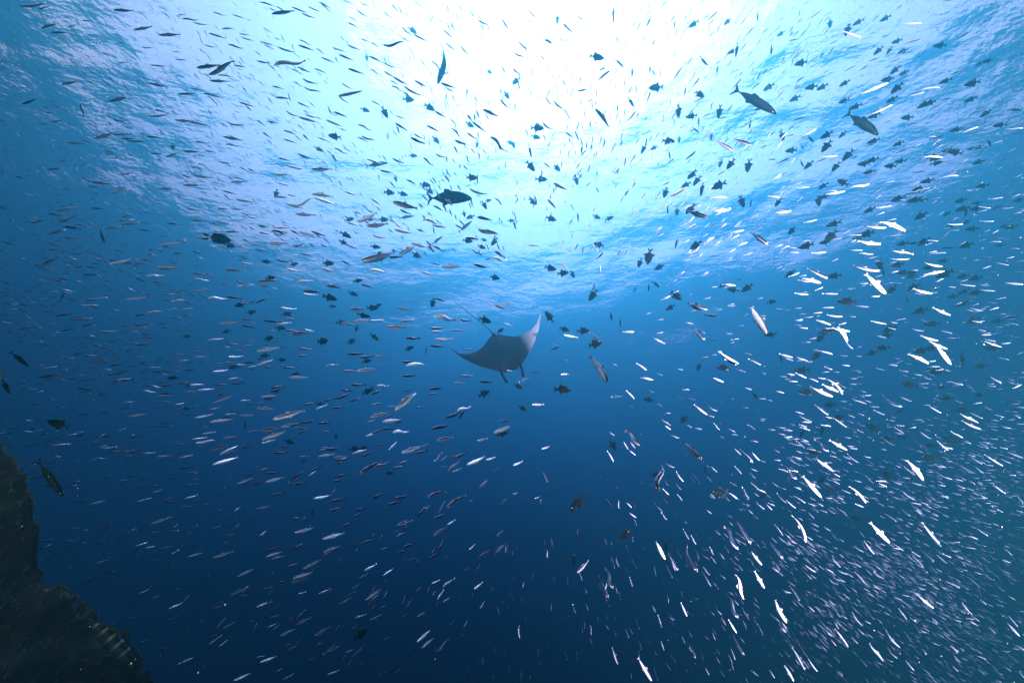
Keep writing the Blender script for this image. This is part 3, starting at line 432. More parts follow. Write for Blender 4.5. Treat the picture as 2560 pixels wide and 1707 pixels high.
rnd = random.Random(11)
VANISH = ray(1330, 890)
def place_pair(hp, tp, L, toward):
    "head and tail seen along two directions, true length L, head nearer by `toward` of the length"
    rh, rt = ray(*hp), ray(*tp)
    lo, hi = 0.05, 60.0
    a = L * toward / 2
    for _ in range(40):
        d = (lo + hi) / 2
        if (rh * (d - a) - rt * (d + a)).length < L: lo = d
        else: hi = d
    return rh * (d - a), rt * (d + a), d
def silver_pose(hp, tp, L, roll=None):
    mid = ray((hp[0] + tp[0]) / 2, (hp[1] + tp[1]) / 2)
    s = mid.cross(VANISH).length
    toward = math.sqrt(1 - min(0.97, max(0.55, s * 1.35)) ** 2) * 0.9
    H, T, d = place_pair(hp, tp, L, toward)
    dm = clampd(mid, d)
    if dm < d:
        k = dm / d; H, T, L, d = H * k, T * k, L * k, dm
    h = (H - T)
    up = Vector((rnd.gauss(0, .35), rnd.gauss(0, .35), 1))
    return (H + T) / 2, frame_of(h, up), L / 1.04, d

S = 640 / 2350
silvers = []
for (c, r), txt in SILVER.items():
    v = list(map(float, txt.split()))
    for i in range(0, len(v), 4):
        hp = (c * 640 + v[i] * S, r * 426.7 + v[i + 1] * S); tp = (c * 640 + v[i + 2] * S, r * 426.7 + v[i + 3] * S)
        silvers.append((math.hypot(hp[0] - tp[0], hp[1] - tp[1]), hp, tp))
silvers.sort(key=lambda q: -q[0])

# ---------------------------------------------------------------- wording of the labels
def octant(dx, dy):
    a = (math.degrees(math.atan2(-dy, dx)) + 360) % 360
    return ['right', 'up-right', 'up', 'up-left', 'left', 'down-left', 'down', 'down-right'][int(((a + 22.5) % 360) // 45)]
COLS = [(420, 'far-left'), (860, 'left'), (1280, 'middle-left'), (1700, 'middle-right'), (2050, 'right'), (2330, 'far-right'), (9999, 'right-edge')]
ROWS = [(300, 'top'), (600, 'upper'), (880, 'mid-height'), (1180, 'lower'), (1440, 'deep'), (9999, 'bottom')]
def zone(x, y):
    return 'the ' + next(w for q, w in ROWS if y < q) + ' ' + next(w for q, w in COLS if x < q) + ' water'
O1 = 'second third fourth fifth sixth seventh eighth ninth tenth eleventh twelfth thirteenth fourteenth fifteenth sixteenth seventeenth eighteenth nineteenth twentieth'.split()
O1 += ['twenty-' + w for w in 'first second third fourth fifth sixth seventh eighth ninth'.split()]
ORD = ['leftmost'] + [w + ' from left' for w in O1]
def label_all(items):
    "items: (object, look, verb, (x, y), direction); same look, direction and place are told apart by their order"
    g = {}
    for it in items:
        g.setdefault((it[1], it[4], zone(*it[3])), []).append(it)
    for (look, di, z), its in g.items():
        its.sort(key=lambda q: q[3][0])
        for i, it in enumerate(its):
            o = it[0]
            if len(its) == 1: o['label'] = f"{look} heading {di} in {z}"
            else: o['label'] = f"{look} heading {di}, {ORD[min(i, 28)]} in {z}"

N_IND = 300
items = []
mass = Mass()
used = set()
for i, (ln, hp, tp) in enumerate(silvers):
    L = rnd.uniform(0.085, 0.105) * (1.0 + 0.25 * min(1, ln / 80))
    kd = rnd.choices(range(6), [5, 3, 3, 2, 2, 1])[0]
    loc, rot, sz, d = silver_pose(hp, tp, L)
    if i < N_IND:
        if rnd.random() < (0.7 if hp[1] < 430 else (0.45 if hp[0] < 1250 else 0)): kd = 6 + kd % 3  # top and left: shade-coloured copies stand in for backlit and unlit fish
        pr = silver_protos[kd]
        o = copy_tree(pr) if kd in used else pr
        used.add(kd)
        o.matrix_world = Matrix.Translation(loc) @ rot.to_4x4() @ Matrix.Diagonal((sz, sz * (1.35 if hp[0] > 1400 and hp[1] > 500 else 1.1), sz * rnd.uniform(0.88, 1.05) * (1.2 if hp[0] > 1400 and hp[1] > 500 else 1), 1))
        o['category'] = 'fish'; o['group'] = 'slim silver fish of the school'
        look = 'long slim silver fish' if ln > 62 else ('slim silver fish' if ln > 50 else 'small slim silver fish')
        items.append((o, look, '', ((hp[0] + tp[0]) / 2, (hp[1] + tp[1]) / 2), octant(hp[0] - tp[0], hp[1] - tp[1])))
    else:
        mass.dark = 0.85 if hp[1] < 430 else (0.65 if hp[0] < 1250 else (0.5 if hp[0] < 1800 and hp[1] > 1250 else 0.1))  # more shade-coloured fish against the bright surface and away from the strobe
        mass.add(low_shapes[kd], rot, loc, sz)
label_all(items)

# the rest of the school, too many and too small to count
from mathutils import noise as pnoise
def scatter(n, fx, fy, l0, l1, jit=10, lmin=0.045):
    for _ in range(int(n * 1.6)):
        x, y = fx(), fy()
        if not (-60 < x < 2620 and -60 < y < 1767): continue
        if rnd.random() > 0.55 + 1.5 * pnoise.noise(Vector((x / 150 + y / 400, y / 90, n * 0.37))): continue
        a = math.atan2(y - 890, x - 1330) + math.radians(rnd.gauss(0, jit))
        ln = rnd.uniform(l0, l1) * rnd.uniform(0.8, 1.2)
        hp = (x + math.cos(a) * ln / 2, y + math.sin(a) * ln / 2); tp = (x - math.cos(a) * ln / 2, y - math.sin(a) * ln / 2)
        loc, rot, sz, d = silver_pose(hp, tp, rnd.uniform(lmin, 0.095))
        mass.dark = 0.9 if y < 330 else (0.8 if x < 1250 else (0.6 if x < 1750 and y > 1100 else 0.08))  # same painted shade, mostly near the top and on the unlit left
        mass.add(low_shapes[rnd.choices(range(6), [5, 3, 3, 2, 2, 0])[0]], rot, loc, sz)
U, G = rnd.uniform, rnd.gauss
scatter(5200, lambda: G(2330, 230), lambda: G(1500, 200), 7, 19, 9)
scatter(700, lambda: U(1950, 2560), lambda: U(1050, 1707), 10, 24, 9)
scatter(1000, lambda: 2600 - abs(G(0, 330)), lambda: U(350, 1250), 8, 22, 9)
scatter(900, lambda: 2600 - abs(G(0, 190)), lambda: U(0, 420), 6, 13, 25)
scatter(350, lambda: U(1900, 2450), lambda: U(0, 500), 10, 20, 12)
scatter(2100, lambda: abs(G(0, 190)), lambda: U(-20, 900), 5, 13, 22)
scatter(750, lambda: abs(G(0, 300)), lambda: U(600, 1400), 12, 28, 10)
scatter(230, lambda: U(150, 1150), lambda: U(950, 1690), 20, 36, 9)
scatter(200, lambda: U(1150, 2000), lambda: U(1250, 1700), 12, 24, 12)
scatter(1500, lambda: U(120, 2000), lambda: U(0, 640), 11, 24, 12)
scatter(600, lambda: U(0, 750), lambda: U(150, 950), 11, 26, 11)
scatter(260, lambda: U(150, 650), lambda: U(0, 450), 7, 12, 25)
mass.build('silver_fish_school', M_SILVER, label='dense school of countless tiny silver fish streaming past on every side', cat='fish school', kind='stuff')

# ---------------------------------------------------------------- dark triggerfish
T_PROF = [(0.50, 0.010, -0.014, 0.006), (0.47, 0.045, -0.045, 0.022), (0.40, 0.105, -0.095, 0.042), (0.30, 0.165, -0.150, 0.056), (0.18, 0.205, -0.190, 0.062),
          (0.04, 0.210, -0.200, 0.058), (-0.08, 0.165, -0.160, 0.044), (-0.17, 0.095, -0.095, 0.026), (-0.235, 0.045, -0.045, 0.014), (-0.27, 0.036, -0.036, 0.009)]
T_TAIL = [(-0.255, 0.034), (-0.31, 0.085), (-0.385, 0.125), (-0.50, 0.150), (-0.42, 0.095), (-0.375, 0.045), (-0.362, 0.0), (-0.375, -0.045), (-0.42, -0.095),
          (-0.50, -0.155), (-0.385, -0.125), (-0.31, -0.085), (-0.255, -0.034)]
T_DORS = [(0.02, 0.200), (-0.03, 0.275), (-0.085, 0.335), (-0.115, 0.300), (-0.15, 0.190), (-0.215, 0.060), (-0.13, 0.110)]
T_ANAL = [(0.02, -0.190), (-0.03, -0.265), (-0.085, -0.320), (-0.115, -0.290), (-0.15, -0.185), (-0.215, -0.060), (-0.13, -0.105)]
T_SPINE = [(0.17, 0.200), (0.12, 0.238), (0.09, 0.200)]
T_PEC = [(0.22, -0.01), (0.15, 0.035), (0.12, -0.02), (0.16, -0.05)]
tb = [lambda x: 0.0, lambda x: 0.12 * min(0, x) ** 2 * 4, lambda x: -0.12 * min(0, x) ** 2 * 4]
trig_protos, trig_low = [], []
for b in tb:
    pv_, pf_ = plate(T_PEC, lambda x: 0.066, 0.003)
    pv2, pf2 = plate(T_PEC, lambda x: -0.066, 0.003)
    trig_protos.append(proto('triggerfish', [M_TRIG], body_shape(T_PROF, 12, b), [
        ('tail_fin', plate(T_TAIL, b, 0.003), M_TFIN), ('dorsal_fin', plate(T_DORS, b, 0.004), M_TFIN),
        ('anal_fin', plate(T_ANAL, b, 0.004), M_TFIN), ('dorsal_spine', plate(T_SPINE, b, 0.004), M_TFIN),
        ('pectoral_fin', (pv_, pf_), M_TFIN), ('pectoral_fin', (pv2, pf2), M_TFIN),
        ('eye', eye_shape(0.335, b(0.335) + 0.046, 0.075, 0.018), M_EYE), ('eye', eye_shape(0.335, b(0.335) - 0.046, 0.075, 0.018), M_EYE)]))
    V, Fc, A = body_shape(T_PROF[::2] + [T_PROF[-1]], 8, b)
    for outl in (T_TAIL, T_DORS, T_ANAL):
        tv, tf = plate(outl, b)
        Fc = Fc + [tuple(i + len(V) for i in f) for f in tf]; V = V + tv; A = A + [0.5] * len(tv)
    trig_low.append((np.array(V), Fc, np.array(A)))

def pose_at(px, py, ang, edge, L, ln, toward=0.0, flip=None, roll=None):
    "a fish of length L seen with length ln, heading ang in the view, side-on or edge-on"
    d = L * math.sqrt(1 - toward * toward) * F_PX / ln
    r = ray(px, py)
    # the further off the middle of a wide lens, the larger a thing looks
    d *= 1 / max(0.45, r.dot(CR @ Vector((0, 0, -1)))) ** 0.9
    dm = clampd(r, d)
    k = dm / d; d = dm; L = L * k
    right = r.cross(VIEW_UP).normalized(); upv = right.cross(r).normalized()
    e = right * math.cos(math.radians(ang)) + upv * math.sin(math.radians(ang))
    dors = upv * math.cos(math.radians(ang)) - right * math.sin(math.radians(ang))
    if dors.z < 0 if flip is None else flip: dors = -dors
    h = e * math.sqrt(1 - toward * toward) - r * toward
    ro = math.radians(roll if roll is not None else (rnd.choice((-1, 1)) * rnd.uniform(62, 85) if edge else rnd.gauss(0, 14)))
    up = dors * math.cos(ro) + r.cross(e).cross(dors).normalized() * 0 + (-r) * math.sin(ro)
    return r * d, frame_of(h, up), L, d

trigs = []
for (c, r), txt in TRIGGER.items():
    v = txt.split()
    for i in range(0, len(v), 4):
        trigs.append((float(v[i + 2]) * S, c * 640 + float(v[i]) * S, r * 426.7 + float(v[i + 1]) * S, float(v[i + 3][:-1]), v[i + 3][-1] == 'n'))
trigs.sort(key=lambda q: -q[0])
items = []; used = set(); tmass = Mass()
for i, (ln, x, y, ang, edge) in enumerate(trigs):
    big = ln > 55
    L = (0.20 if big else rnd.uniform(0.13, 0.16))
    k = rnd.choices(range(3), [3, 1, 1])[0]
    loc, rot, sz, d = pose_at(x, y, ang, edge, L, ln * (1.0 if big else 1.08), toward=rnd.uniform(-0.35, 0.35) if not big else 0)
    if i < 300:
        o = copy_tree(trig_protos[k]) if k in used else trig_protos[k]
        used.add(k)
        o.matrix_world = Matrix.Translation(loc) @ rot.to_4x4() @ Matrix.Diagonal((sz, sz, sz * rnd.uniform(0.85, 1.08), 1))
        o['category'] = 'triggerfish'; o['group'] = 'dark triggerfish in midwater'
        look = ('edge-on dark triggerfish' if edge else 'dark triggerfish')
        items.append((o, look, '', (x, y), octant(math.cos(math.radians(ang)), -math.sin(math.radians(ang)))))
        if big: o['label'] = 'largest black triggerfish, oval and side-on with trailing tail streamers'
    else:
        tmass.add(trig_low[k], rot, loc, sz)
big_o = items[0][0]; lab0 = 'largest black triggerfish, oval and side-on with trailing tail streamers'
label_all(items[1:]); big_o['label'] = lab0
for ch in list(big_o.children):
    if ch.name.startswith(('dorsal_fin', 'anal_fin')):
        ch.data = ch.data.copy()
        for vtx in ch.data.vertices:
            if abs(vtx.co.z) > 0.17: vtx.co.z = math.copysign(0.17 + (abs(vtx.co.z) - 0.17) * 0.25, vtx.co.z)
# long streamers of the largest one
for ch in list(big_o.children):
    if ch.name.startswith('tail_fin'):
        ch.data = ch.data.copy()
        for vtx in ch.data.vertices:
            if vtx.co.x < -0.49:
                vtx.co.x -= 0.06; vtx.co.z *= 0.8
tmass.build('triggerfish_shoal', M_TRIG, label='faint far shoal of small dark triggerfish behind the silver school', cat='fish shoal', kind='stuff')

# ---------------------------------------------------------------- larger fish
def big_fish(name, prof, fins, mats, px, py, ang, ln, L, roll=0.0, toward=0.0, flip=None, label='', cat='fish', eye=(0.41, 0.045, 0.02, 0.014), bend=lambda x: 0.0, group=None, pecs=True):
    parts = [(pn, plate(ol, bend, 0.004), mats[1]) for pn, ol in fins]
    ex, ey, ez, er = eye
    parts += [('eye', eye_shape(ex, bend(ex) + s * ey, ez, er), M_EYE) for s in (1, -1)]
    o = proto(name, [mats[0]], body_shape(prof, 16, bend, 0.95), parts)
    if pecs:
        for s in (1, -1):
            V = [(0.22, s * 0.055, -0.02), (0.10, s * 0.17, -0.05), (0.07, s * 0.20, -0.055), (0.13, s * 0.07, -0.035), (0.16, s * 0.11, -0.05)]
            mesh_obj('pectoral_fin', V, [(0, 1, 2, 3), (0, 4, 1), (0, 3, 4), (4, 3, 2, 1)], mats[1], parent=o, smooth=False)
    loc, rot, sz, d = pose_at(px, py, ang, False, L, ln, toward=toward, flip=flip, roll=roll)
    o.matrix_world = Matrix.Translation(loc) @ rot.to_4x4() @ Matrix.Diagonal((sz, sz, sz, 1))
    tag(o, label, cat, group)
    return o
TR_PROF = [(0.50, -0.012, -0.030, 0.006), (0.48, 0.020, -0.042, 0.020), (0.42, 0.062, -0.062, 0.040), (0.32, 0.110, -0.088, 0.058), (0.20, 0.140, -0.112, 0.066),
           (0.06, 0.150, -0.128, 0.064), (-0.06, 0.138, -0.118, 0.055), (-0.18, 0.092, -0.085, 0.038), (-0.28, 0.042, -0.042, 0.020), (-0.35, 0.018, -0.020, 0.010), (-0.385, 0.016, -0.018, 0.008)]
TR_FINS = [('tail_fin', [(-0.37, 0.016), (-0.415, 0.055), (-0.475, 0.120), (-0.500, 0.135), (-0.455, 0.050), (-0.435, 0.0), (-0.455, -0.055), (-0.500, -0.165), (-0.475, -0.150), (-0.415, -0.060), (-0.37, -0.018)]),
           ('dorsal_fin', [(0.06, 0.145), (-0.01, 0.185), (-0.10, 0.196), (-0.03, 0.175), (-0.06, 0.140), (-0.14, 0.115), (-0.22, 0.092), (-0.30, 0.045), (-0.28, 0.038), (-0.16, 0.095)]),
           ('anal_fin', [(-0.02, -0.115), (-0.08, -0.150), (-0.135, -0.185), (-0.125, -0.135), (-0.17, -0.095), (-0.30, -0.040), (-0.28, -0.036), (-0.14, -0.095)])]
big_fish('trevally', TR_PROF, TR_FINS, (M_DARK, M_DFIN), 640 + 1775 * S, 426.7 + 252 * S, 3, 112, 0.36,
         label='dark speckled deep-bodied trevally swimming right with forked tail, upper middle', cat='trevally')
# jack seen from below, its tail bent aside
SL_PROF = [(x, t * 0.82, b * 0.82, w * 1.25) for x, t, b, w in TR_PROF]
SL_FINS = [(n_, [(x, z * (0.82 if n_ != 'tail_fin' else 1.0)) for x, z in ol]) for n_, ol in TR_FINS]
big_fish('jack', SL_PROF, SL_FINS, (M_DARK, M_DFIN), 640 + 1725 * S, 610 * S, -112, 84, 0.34, roll=78, bend=lambda x: -1.1 * min(0, x - 0.05) ** 2,
         label='dark jack seen from below, diving down with spread pectoral fins', cat='jack')
RUN_PROF = [(x, t * 0.62, b * 0.62, w * 0.95) for x, t, b, w in TR_PROF]
RUN_FINS = [(n_, [(x, z * (0.62 if n_ != 'tail_fin' else 0.9)) for x, z in ol]) for n_, ol in TR_FINS]
big_fish('jack', RUN_PROF, RUN_FINS, (M_DARK, M_DFIN), 1887, 253, -41, 122, 0.42, roll=30,
         label='long dark jack diving down-right in the bright water, topped by small silver fish', cat='jack')
big_fish('jack', SL_PROF, SL_FINS, (M_DARK, M_DFIN), 2155, 309, -49, 92, 0.36, roll=25,
         label='stout dark jack diving down-right beside the white silver fish, right of the long jack', cat='jack')
for (x, y, a, ln, lab) in [(640 + 1108 * S, 1510 * S, 15, 56, 'pale grey scad under the bright surface, crossed by a silver fish'),
                       (640 + 1380 * S, 427 + 425 * S, 12, 38, 'small pale scad with forked tail below and left of the dark trevally'),
                       (640 + 1918 * S, 427 + 515 * S, 40, 45, 'faint grey scad heading up-right below the dark trevally'),
                       (640 + 1662 * S, 427 + 640 * S, 38, 36, 'faint scad heading up-right, second below the dark trevally'),
                       (640 + 2130 * S, 427 + 808 * S, 32, 25, 'tiny faint scad beside a white silver fish above the manta ray'),
                       (1280 + 110 * S, 854 + 350 * S, 22, 30, 'faint scad just below the head fins of the manta ray'),
                       (1280 + 965 * S, 854 + 503 * S, 5, 30, 'faint bluish scad alone in open water right of the manta ray'),
                       (1280 + 1400 * S, 10, 40, 20, 'small pale scad at the very top of the bright water')]:
    big_fish('scad', RUN_PROF, RUN_FINS, (M_SCAD, M_SCAD), x, y, a, ln, 0.26, label=lab, cat='scad', group='scads in the distance', pecs=False)
# fish that hang over the reef in its shade
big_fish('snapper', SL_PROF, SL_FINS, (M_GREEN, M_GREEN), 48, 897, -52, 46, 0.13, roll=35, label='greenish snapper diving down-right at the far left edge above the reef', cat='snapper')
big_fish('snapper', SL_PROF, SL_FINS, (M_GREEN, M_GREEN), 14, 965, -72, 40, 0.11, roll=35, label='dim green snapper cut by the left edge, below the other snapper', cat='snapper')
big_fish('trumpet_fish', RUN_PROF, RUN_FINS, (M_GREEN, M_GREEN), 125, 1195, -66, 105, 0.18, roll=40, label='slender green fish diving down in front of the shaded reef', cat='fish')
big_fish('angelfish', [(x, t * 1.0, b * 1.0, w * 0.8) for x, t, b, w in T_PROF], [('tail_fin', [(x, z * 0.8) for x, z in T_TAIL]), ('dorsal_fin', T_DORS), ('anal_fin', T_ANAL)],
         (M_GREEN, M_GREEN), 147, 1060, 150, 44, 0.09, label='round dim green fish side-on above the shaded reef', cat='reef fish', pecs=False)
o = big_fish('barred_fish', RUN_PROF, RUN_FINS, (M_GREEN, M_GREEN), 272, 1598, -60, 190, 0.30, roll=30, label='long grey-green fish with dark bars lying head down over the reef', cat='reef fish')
M_BAR = plain_skin('bar_skin', (0.012, 0.02, 0.02), 0.6)
for xb in (0.25, 0.12, 0.0, -0.12, -0.24):
    ring = []
    pr = [p for p in RUN_PROF]
    def at(x):
        for (x0, t0, b0, w0), (x1, t1, b1, w1) in zip(pr, pr[1:]):
            if x1 <= x <= x0:
                f = (x0 - x) / (x0 - x1); return t0 + (t1 - t0) * f, b0 + (b1 - b0) * f, w0 + (w1 - w0) * f
    V, Fc = [], []
    for j, xx in enumerate((xb + 0.018, xb - 0.018)):
        t, b, w = at(xx)
        for i in range(16):
            a = 2 * math.pi * i / 16
            V.append((xx, 1.03 * w * math.copysign(abs(math.cos(a)) ** 0.95, math.cos(a)), (t + b) / 2 + 1.03 * (t - b) / 2 * math.sin(a)))
    for i in range(16):
        Fc.append((i, (i + 1) % 16, 16 + (i + 1) % 16, 16 + i))
    mesh_obj('bar', V, Fc, M_BAR, parent=o)

# ---------------------------------------------------------------- manta ray
m, n, l = new_mat('manta_skin')
out = n.new('ShaderNodeOutputMaterial'); p = n.new('ShaderNodeBsdfPrincipled')
at_ = n.new('ShaderNodeAttribute'); at_.attribute_name = 'back'
rp = n.new('ShaderNodeValToRGB'); c_ = rp.color_ramp
c_.elements[0].position = 0.02; c_.elements[0].color = (0.015, 0.0145, 0.0145, 1)
c_.elements[1].position = 1.0; c_.elements[1].color = (0.85, 0.85, 0.85, 1)
e = c_.elements.new(0.2); e.color = (0.021, 0.020, 0.020, 1)
l.new(at_.outputs['Fac'], rp.inputs[0])
tcx = n.new('ShaderNodeTexCoord'); ns = n.new('ShaderNodeTexNoise'); ns.inputs['Scale'].default_value = 5; ns.inputs['Detail'].default_value = 6
l.new(tcx.outputs['Object'], ns.inputs[0])
mq = n.new('ShaderNodeMix'); mq.data_type = 'RGBA'; mq.blend_type = 'MULTIPLY'; mq.inputs[0].default_value = 0.3
l.new(rp.outputs[0], mq.inputs[6]); l.new(ns.outputs[0], mq.inputs[7])
l.new(mq.outputs[2], p.inputs['Base Color']); p.inputs['Roughness'].default_value = 0.6; p.inputs['Specular IOR Level'].default_value = 0.12
l.new(p.outputs[0], out.inputs[0])
M_MANTA = m
M_MDARK = plain_skin('manta_dark', (0.008, 0.009, 0.012), 0.6, spec=0.1)

def lerp_tab(tab, t):
    for (a, *va), (b, *vb) in zip(tab, tab[1:]):
        if a <= t <= b:
            f = (t - a) / (b - a); f = f * f * (3 - 2 * f) if False else f
            return [x + (y - x) * f for x, y in zip(va, vb)]
    return list(tab[-1][1:])
# half-span station: leading edge y, trailing edge y, thickness, height;  +y is forward, +x its left wing
WING = [(0.00, 0.56, -0.56, 0.105, 0.00), (0.10, 0.56, -0.50, 0.100, 0.00), (0.20, 0.50, -0.40, 0.080, 0.005), (0.35, 0.37, -0.27, 0.055, 0.01), (0.50, 0.24, -0.21, 0.036, 0.03),
        (0.65, 0.08, -0.20, 0.024, 0.06), (0.80, -0.10, -0.24, 0.015, 0.10), (0.92, -0.28, -0.34, 0.009, 0.15), (1.00, -0.43, -0.44, 0.004, 0.20)]
HALF = 1.42
NT, NC = 40, 14
V, A, Fc = [], [], []
for side_v in (1, -1):
    for i in range(-NT, NT + 1):
        t = abs(i) / NT
        le, te, th, h = lerp_tab(WING, t)
        s = 1 if i >= 0 else -1
        curl = (0.65 if s < 0 else 0.15) * t ** 2.2
        for j in range(NC + 1):
            f = j / NC
            y = le + (te - le) * f
            prof = math.sin(math.pi * f ** 0.75) ** 0.8 if 0 < f < 1 else 0
            z = h + curl + side_v * th * prof * (1.0 if side_v > 0 else 0.8)
            z += 0.05 * math.exp(-(t / 0.10) ** 2) * math.sin(math.pi * f) * (side_v > 0)
            V.append((s * t * HALF * (1 - 0.34 * curl), y, z))
            A.append(min(1, max(0, (t - 0.30) / 0.45)) ** 1.1 * (1.0 if s < 0 else 0.0) if side_v > 0 else 0.5)
W = NC + 1; NR = 2 * NT + 1
for k in (0, 1):
    for i in range(NR - 1):
        for j in range(NC):
            a = k * NR * W + i * W + j
            q = (a, a + 1, a + W + 1, a + W)
            Fc.append(q if k else q[::-1])
manta = mesh_obj('manta_ray', V, Fc, M_MANTA, attr=A)
tag(manta, 'large dark grey manta ray diving down-right with one white-tipped wing raised', 'manta ray')
def tube(pts, rads, ns=8):
    V, Fc = [], []
    for i, (q, r_) in enumerate(zip(pts, rads)):
        q = Vector(q); d = (Vector(pts[min(i + 1, len(pts) - 1)]) - Vector(pts[max(i - 1, 0)])).normalized()
        a = d.orthogonal().normalized(); b = d.cross(a)
        for j in range(ns):
            an = 2 * math.pi * j / ns
            V.append(tuple(q + a * math.cos(an) * r_ + b * math.sin(an) * r_))
    for i in range(len(pts) - 1):
        for j in range(ns):
            k = (j + 1) % ns
            Fc.append((i * ns + j, i * ns + k, (i + 1) * ns + k, (i + 1) * ns + j))
    Fc.append(tuple(range(ns))[::-1]); Fc.append(tuple((len(pts) - 1) * ns + j for j in range(ns)))
    return V, Fc
MANTA_TAIL = [(0, -0.50, 0.01), (0.06, -0.72, 0.02), (0.22, -1.1, 0.03), (0.42, -1.5, 0.03), (0.60, -1.85, 0.02)]
tv, tf = tube(MANTA_TAIL, [0.030, 0.013, 0.009, 0.007, 0.005]); TAIL = mesh_obj('tail', tv, tf, M_MDARK, parent=manta)
dv, df = [(0.0, -0.40, 0.05), (0.0, -0.56, 0.13), (0.0, -0.585, 0.12), (0.0, -0.55, 0.03), (0.012, -0.5, 0.06), (-0.012, -0.5, 0.06)], [(0, 1, 4), (1, 2, 4), (2, 3, 4), (3, 0, 4), (1, 0, 5), (2, 1, 5), (3, 2, 5), (0, 3, 5)]
mesh_obj('dorsal_fin', dv, df, M_MDARK, parent=manta)
def paddle(pts, wid, th):
    V, Fc = [], []
    for i, (q, w_) in enumerate(zip(pts, wid)):
        q = Vector(q); d = (Vector(pts[min(i + 1, len(pts) - 1)]) - Vector(pts[max(i - 1, 0)])).normalized()
        a = Vector((0.35, 0, 1)).cross(d).normalized(); a = d.cross(a).normalized(); b = d.cross(a)
        for j in range(8):
            an = 2 * math.pi * j / 8
            V.append(tuple(q + a * math.cos(an) * w_ + b * math.sin(an) * th))
    for i in range(len(pts) - 1):
        for j in range(8):
            k = (j + 1) % 8
            Fc.append((i * 8 + j, i * 8 + k, (i + 1) * 8 + k, (i + 1) * 8 + j))
    Fc.append(tuple(range(8))[::-1]); Fc.append(tuple((len(pts) - 1) * 8 + j for j in range(8)))
    return V, Fc
for s in (1, -1):
    pts = [(s * 0.27, 0.36, -0.01), (s * 0.28, 0.50, -0.03), (s * 0.27, 0.62, -0.06), (s * 0.25, 0.70, -0.09), (s * 0.24, 0.77, -0.12)]
    pv_, pf_ = paddle(pts, [0.11, 0.09, 0.065, 0.05, 0.025], 0.035)
    mesh_obj('head_fin', pv_, pf_, M_MDARK, parent=manta)
    ev, ef = eye_shape(s * 0.34, 0.36, 0.01, 0.03); mesh_obj('eye', ev, ef, M_MDARK, parent=manta)
# attitude: forward, its left wing and its back, each as (right, up, towards the viewer)
rc = ray(1257, 880)
vr = rc.cross(VIEW_UP).normalized(); vu = vr.cross(rc).normalized(); vt = -rc
fwd = (vr * 50 + vu * -95 + vt * 42).normalized()
lw = -(vr * 108 + vu * 44 + vt * -52); lw = (lw - fwd * lw.dot(fwd)).normalized()
bk = lw.cross(fwd)
MD = 7.0
loc = rc * MD
mw = Matrix(((lw.x, fwd.x, bk.x, loc.x), (lw.y, fwd.y, bk.y, loc.y), (lw.z, fwd.z, bk.z, loc.z), (0, 0, 0, 1)))
mw = mw @ Matrix.Scale(MD / 10.6, 4)
manta.matrix_world = mw
def px_of(p):
    q = CR.inverted() @ Vector(p)
    return (round(1280 + q.x / -q.z * F_PX), round(853.5 - q.y / -q.z * F_PX))


# ---------------------------------------------------------------- reef slope in the shade
from mathutils import noise as mn
crest = [(-700, 250, 4.2), (-300, 560, 4.6), (-70, 860, 5.2), (0, 1050, 5.8), (80, 1270, 6.5), (190, 1450, 7.4), (330, 1600, 8.6), (480, 1730, 10.0), (860, 1880, 12.0)]
cp = [ray(x, y) * d * 0.42 for x, y, d in crest]
NU, NV = 150, 90
V, Fc = [], []
down = Vector((-0.34, -0.42, -0.80)).normalized()
back = Vector((-0.75, 0.55, -0.35)).normalized()
for i in range(NU):
    u_ = i / (NU - 1) * (len(cp) - 1); k = min(int(u_), len(cp) - 2); f = u_ - k
    c = cp[k].lerp(cp[k + 1], f)
    for j in range(NV):
        s = (j / (NV - 1) - 0.35) * 4.6
        q = c + (down * s if s > 0 else back * -s)
        nn = mn.fractal(q * 1.4, 1.0, 2.0, 5) * 0.22 + mn.fractal(q * 5.5 + Vector((9, 0, 0)), 1.0, 2.0, 4) * 0.10
        rg = abs(mn.noise(q * 2.0)) * 0.16
        q = q + Vector((0.6, -0.5, 0.6)).normalized() * (nn - rg)
        V.append(tuple(q))
for i in range(NU - 1):
    for j in range(NV - 1):
        a = i * NV + j; Fc.append((a, a + 1, a + NV + 1, a + NV))
m, n, l = new_mat('reef_rock')
out = n.new('ShaderNodeOutputMaterial'); p = n.new('ShaderNodeBsdfPrincipled')
tcx = n.new('ShaderNodeTexCoord'); ns = n.new('ShaderNodeTexNoise'); ns.inputs['Scale'].default_value = 6; ns.inputs['Detail'].default_value = 8; ns.inputs['Roughness'].default_value = 0.7
l.new(tcx.outputs['Object'], ns.inputs[0])
rp = n.new('ShaderNodeValToRGB'); c_ = rp.color_ramp
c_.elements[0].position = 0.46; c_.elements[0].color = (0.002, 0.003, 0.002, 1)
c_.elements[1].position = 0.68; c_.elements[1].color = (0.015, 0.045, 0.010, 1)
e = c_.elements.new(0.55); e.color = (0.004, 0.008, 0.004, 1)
l.new(ns.outputs[0], rp.inputs[0]); l.new(rp.outputs[0], p.inputs['Base Color']); p.inputs['Roughness'].default_value = 0.9
bp = n.new('ShaderNodeBump'); bp.inputs['Distance'].default_value = 0.08; l.new(ns.outputs[0], bp.inputs['Height']); l.new(bp.outputs[0], p.inputs['Normal'])
l.new(p.outputs[0], out.inputs[0])
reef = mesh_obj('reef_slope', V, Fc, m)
tag(reef, kind='structure')
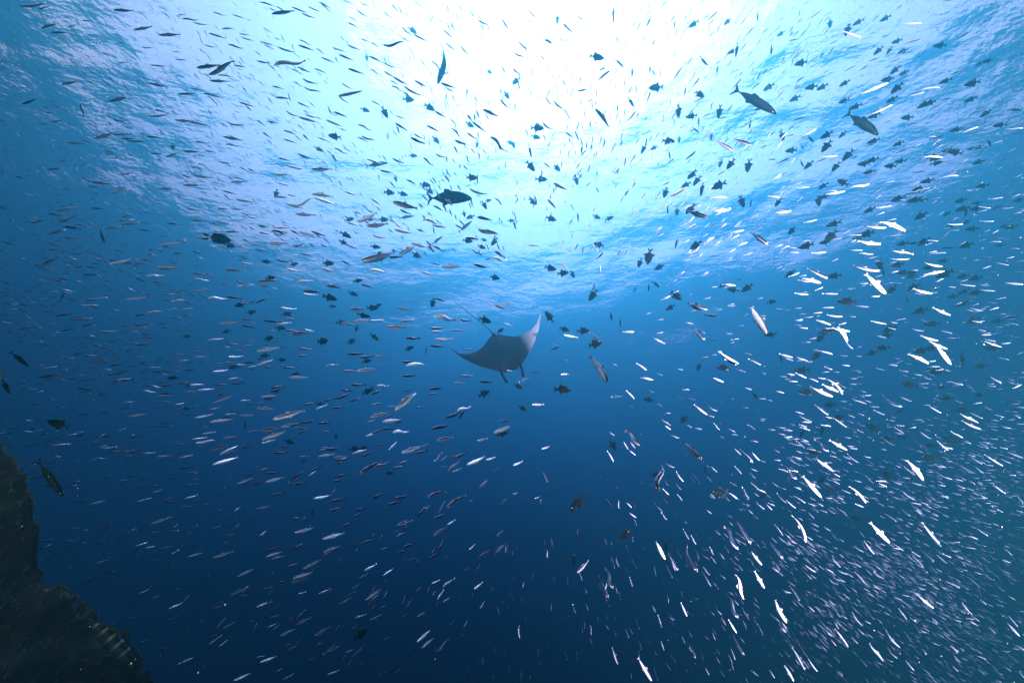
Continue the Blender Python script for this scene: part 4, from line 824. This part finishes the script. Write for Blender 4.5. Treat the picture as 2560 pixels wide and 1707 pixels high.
# corals and algae tufts on it
rnd2 = random.Random(5)
TV, TF = [], []
for _ in range(9000):
    i, j = rnd2.randrange(NU), rnd2.randrange(int(NV * .30), int(NV * .8))
    c = Vector(V[i * NV + j])
    for _k in range(rnd2.randrange(4, 9)):
        d = Vector((rnd2.gauss(.3, 1), rnd2.gauss(-.3, 1), rnd2.gauss(.5, 1))).normalized()
        sz = rnd2.uniform(.006, .022); w = d.orthogonal().normalized() * sz * .25; b = d.cross(w.normalized()) * sz * .25
        base = len(TV)
        TV += [tuple(c - w), tuple(c + w), tuple(c + b), tuple(c + d * sz + w * .4)]
        TF += [(base, base + 1, base + 3), (base + 1, base + 2, base + 3), (base + 2, base, base + 3)]
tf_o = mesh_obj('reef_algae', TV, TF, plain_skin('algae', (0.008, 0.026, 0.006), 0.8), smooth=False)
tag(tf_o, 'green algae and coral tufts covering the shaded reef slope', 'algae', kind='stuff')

# ---------------------------------------------------------------- particles adrift in the water
PV, PF = [], []
ico = [(0, 0, 1), (0.894, 0, 0.447), (0.276, 0.851, 0.447), (-0.724, 0.526, 0.447), (-0.724, -0.526, 0.447), (0.276, -0.851, 0.447),
       (0.724, 0.526, -0.447), (-0.276, 0.851, -0.447), (-0.894, 0, -0.447), (-0.276, -0.851, -0.447), (0.724, -0.526, -0.447), (0, 0, -1)]
icf = [(0, 1, 2), (0, 2, 3), (0, 3, 4), (0, 4, 5), (0, 5, 1), (1, 6, 2), (2, 7, 3), (3, 8, 4), (4, 9, 5), (5, 10, 1), (2, 6, 7), (3, 7, 8), (4, 8, 9), (5, 9, 10), (1, 10, 6),
       (7, 6, 11), (8, 7, 11), (9, 8, 11), (10, 9, 11), (6, 10, 11)]
for _ in range(800):
    x = rnd2.uniform(0, 2560) if rnd2.random() < .6 else rnd2.uniform(1500, 2560)
    c = ray(x, rnd2.uniform(420, 1707)) * rnd2.uniform(0.9, 3.6)
    r_ = rnd2.uniform(0.0003, 0.0008) * rnd2.uniform(.6, 1.6)
    k = len(PV); st = Vector((rnd2.uniform(.7, 1.6), rnd2.uniform(.7, 1.3), rnd2.uniform(.7, 1.6)))
    PV += [tuple(c + Vector((a * st.x, b * st.y, e_ * st.z)) * r_) for a, b, e_ in ico]
    PF += [tuple(q + k for q in f_) for f_ in icf]
pt = mesh_obj('drifting_particles', PV, PF, plain_skin('particle', (0.20, 0.17, 0.13), 0.8))
tag(pt, 'pale specks of plankton drifting through the open water', 'plankton', kind='stuff')
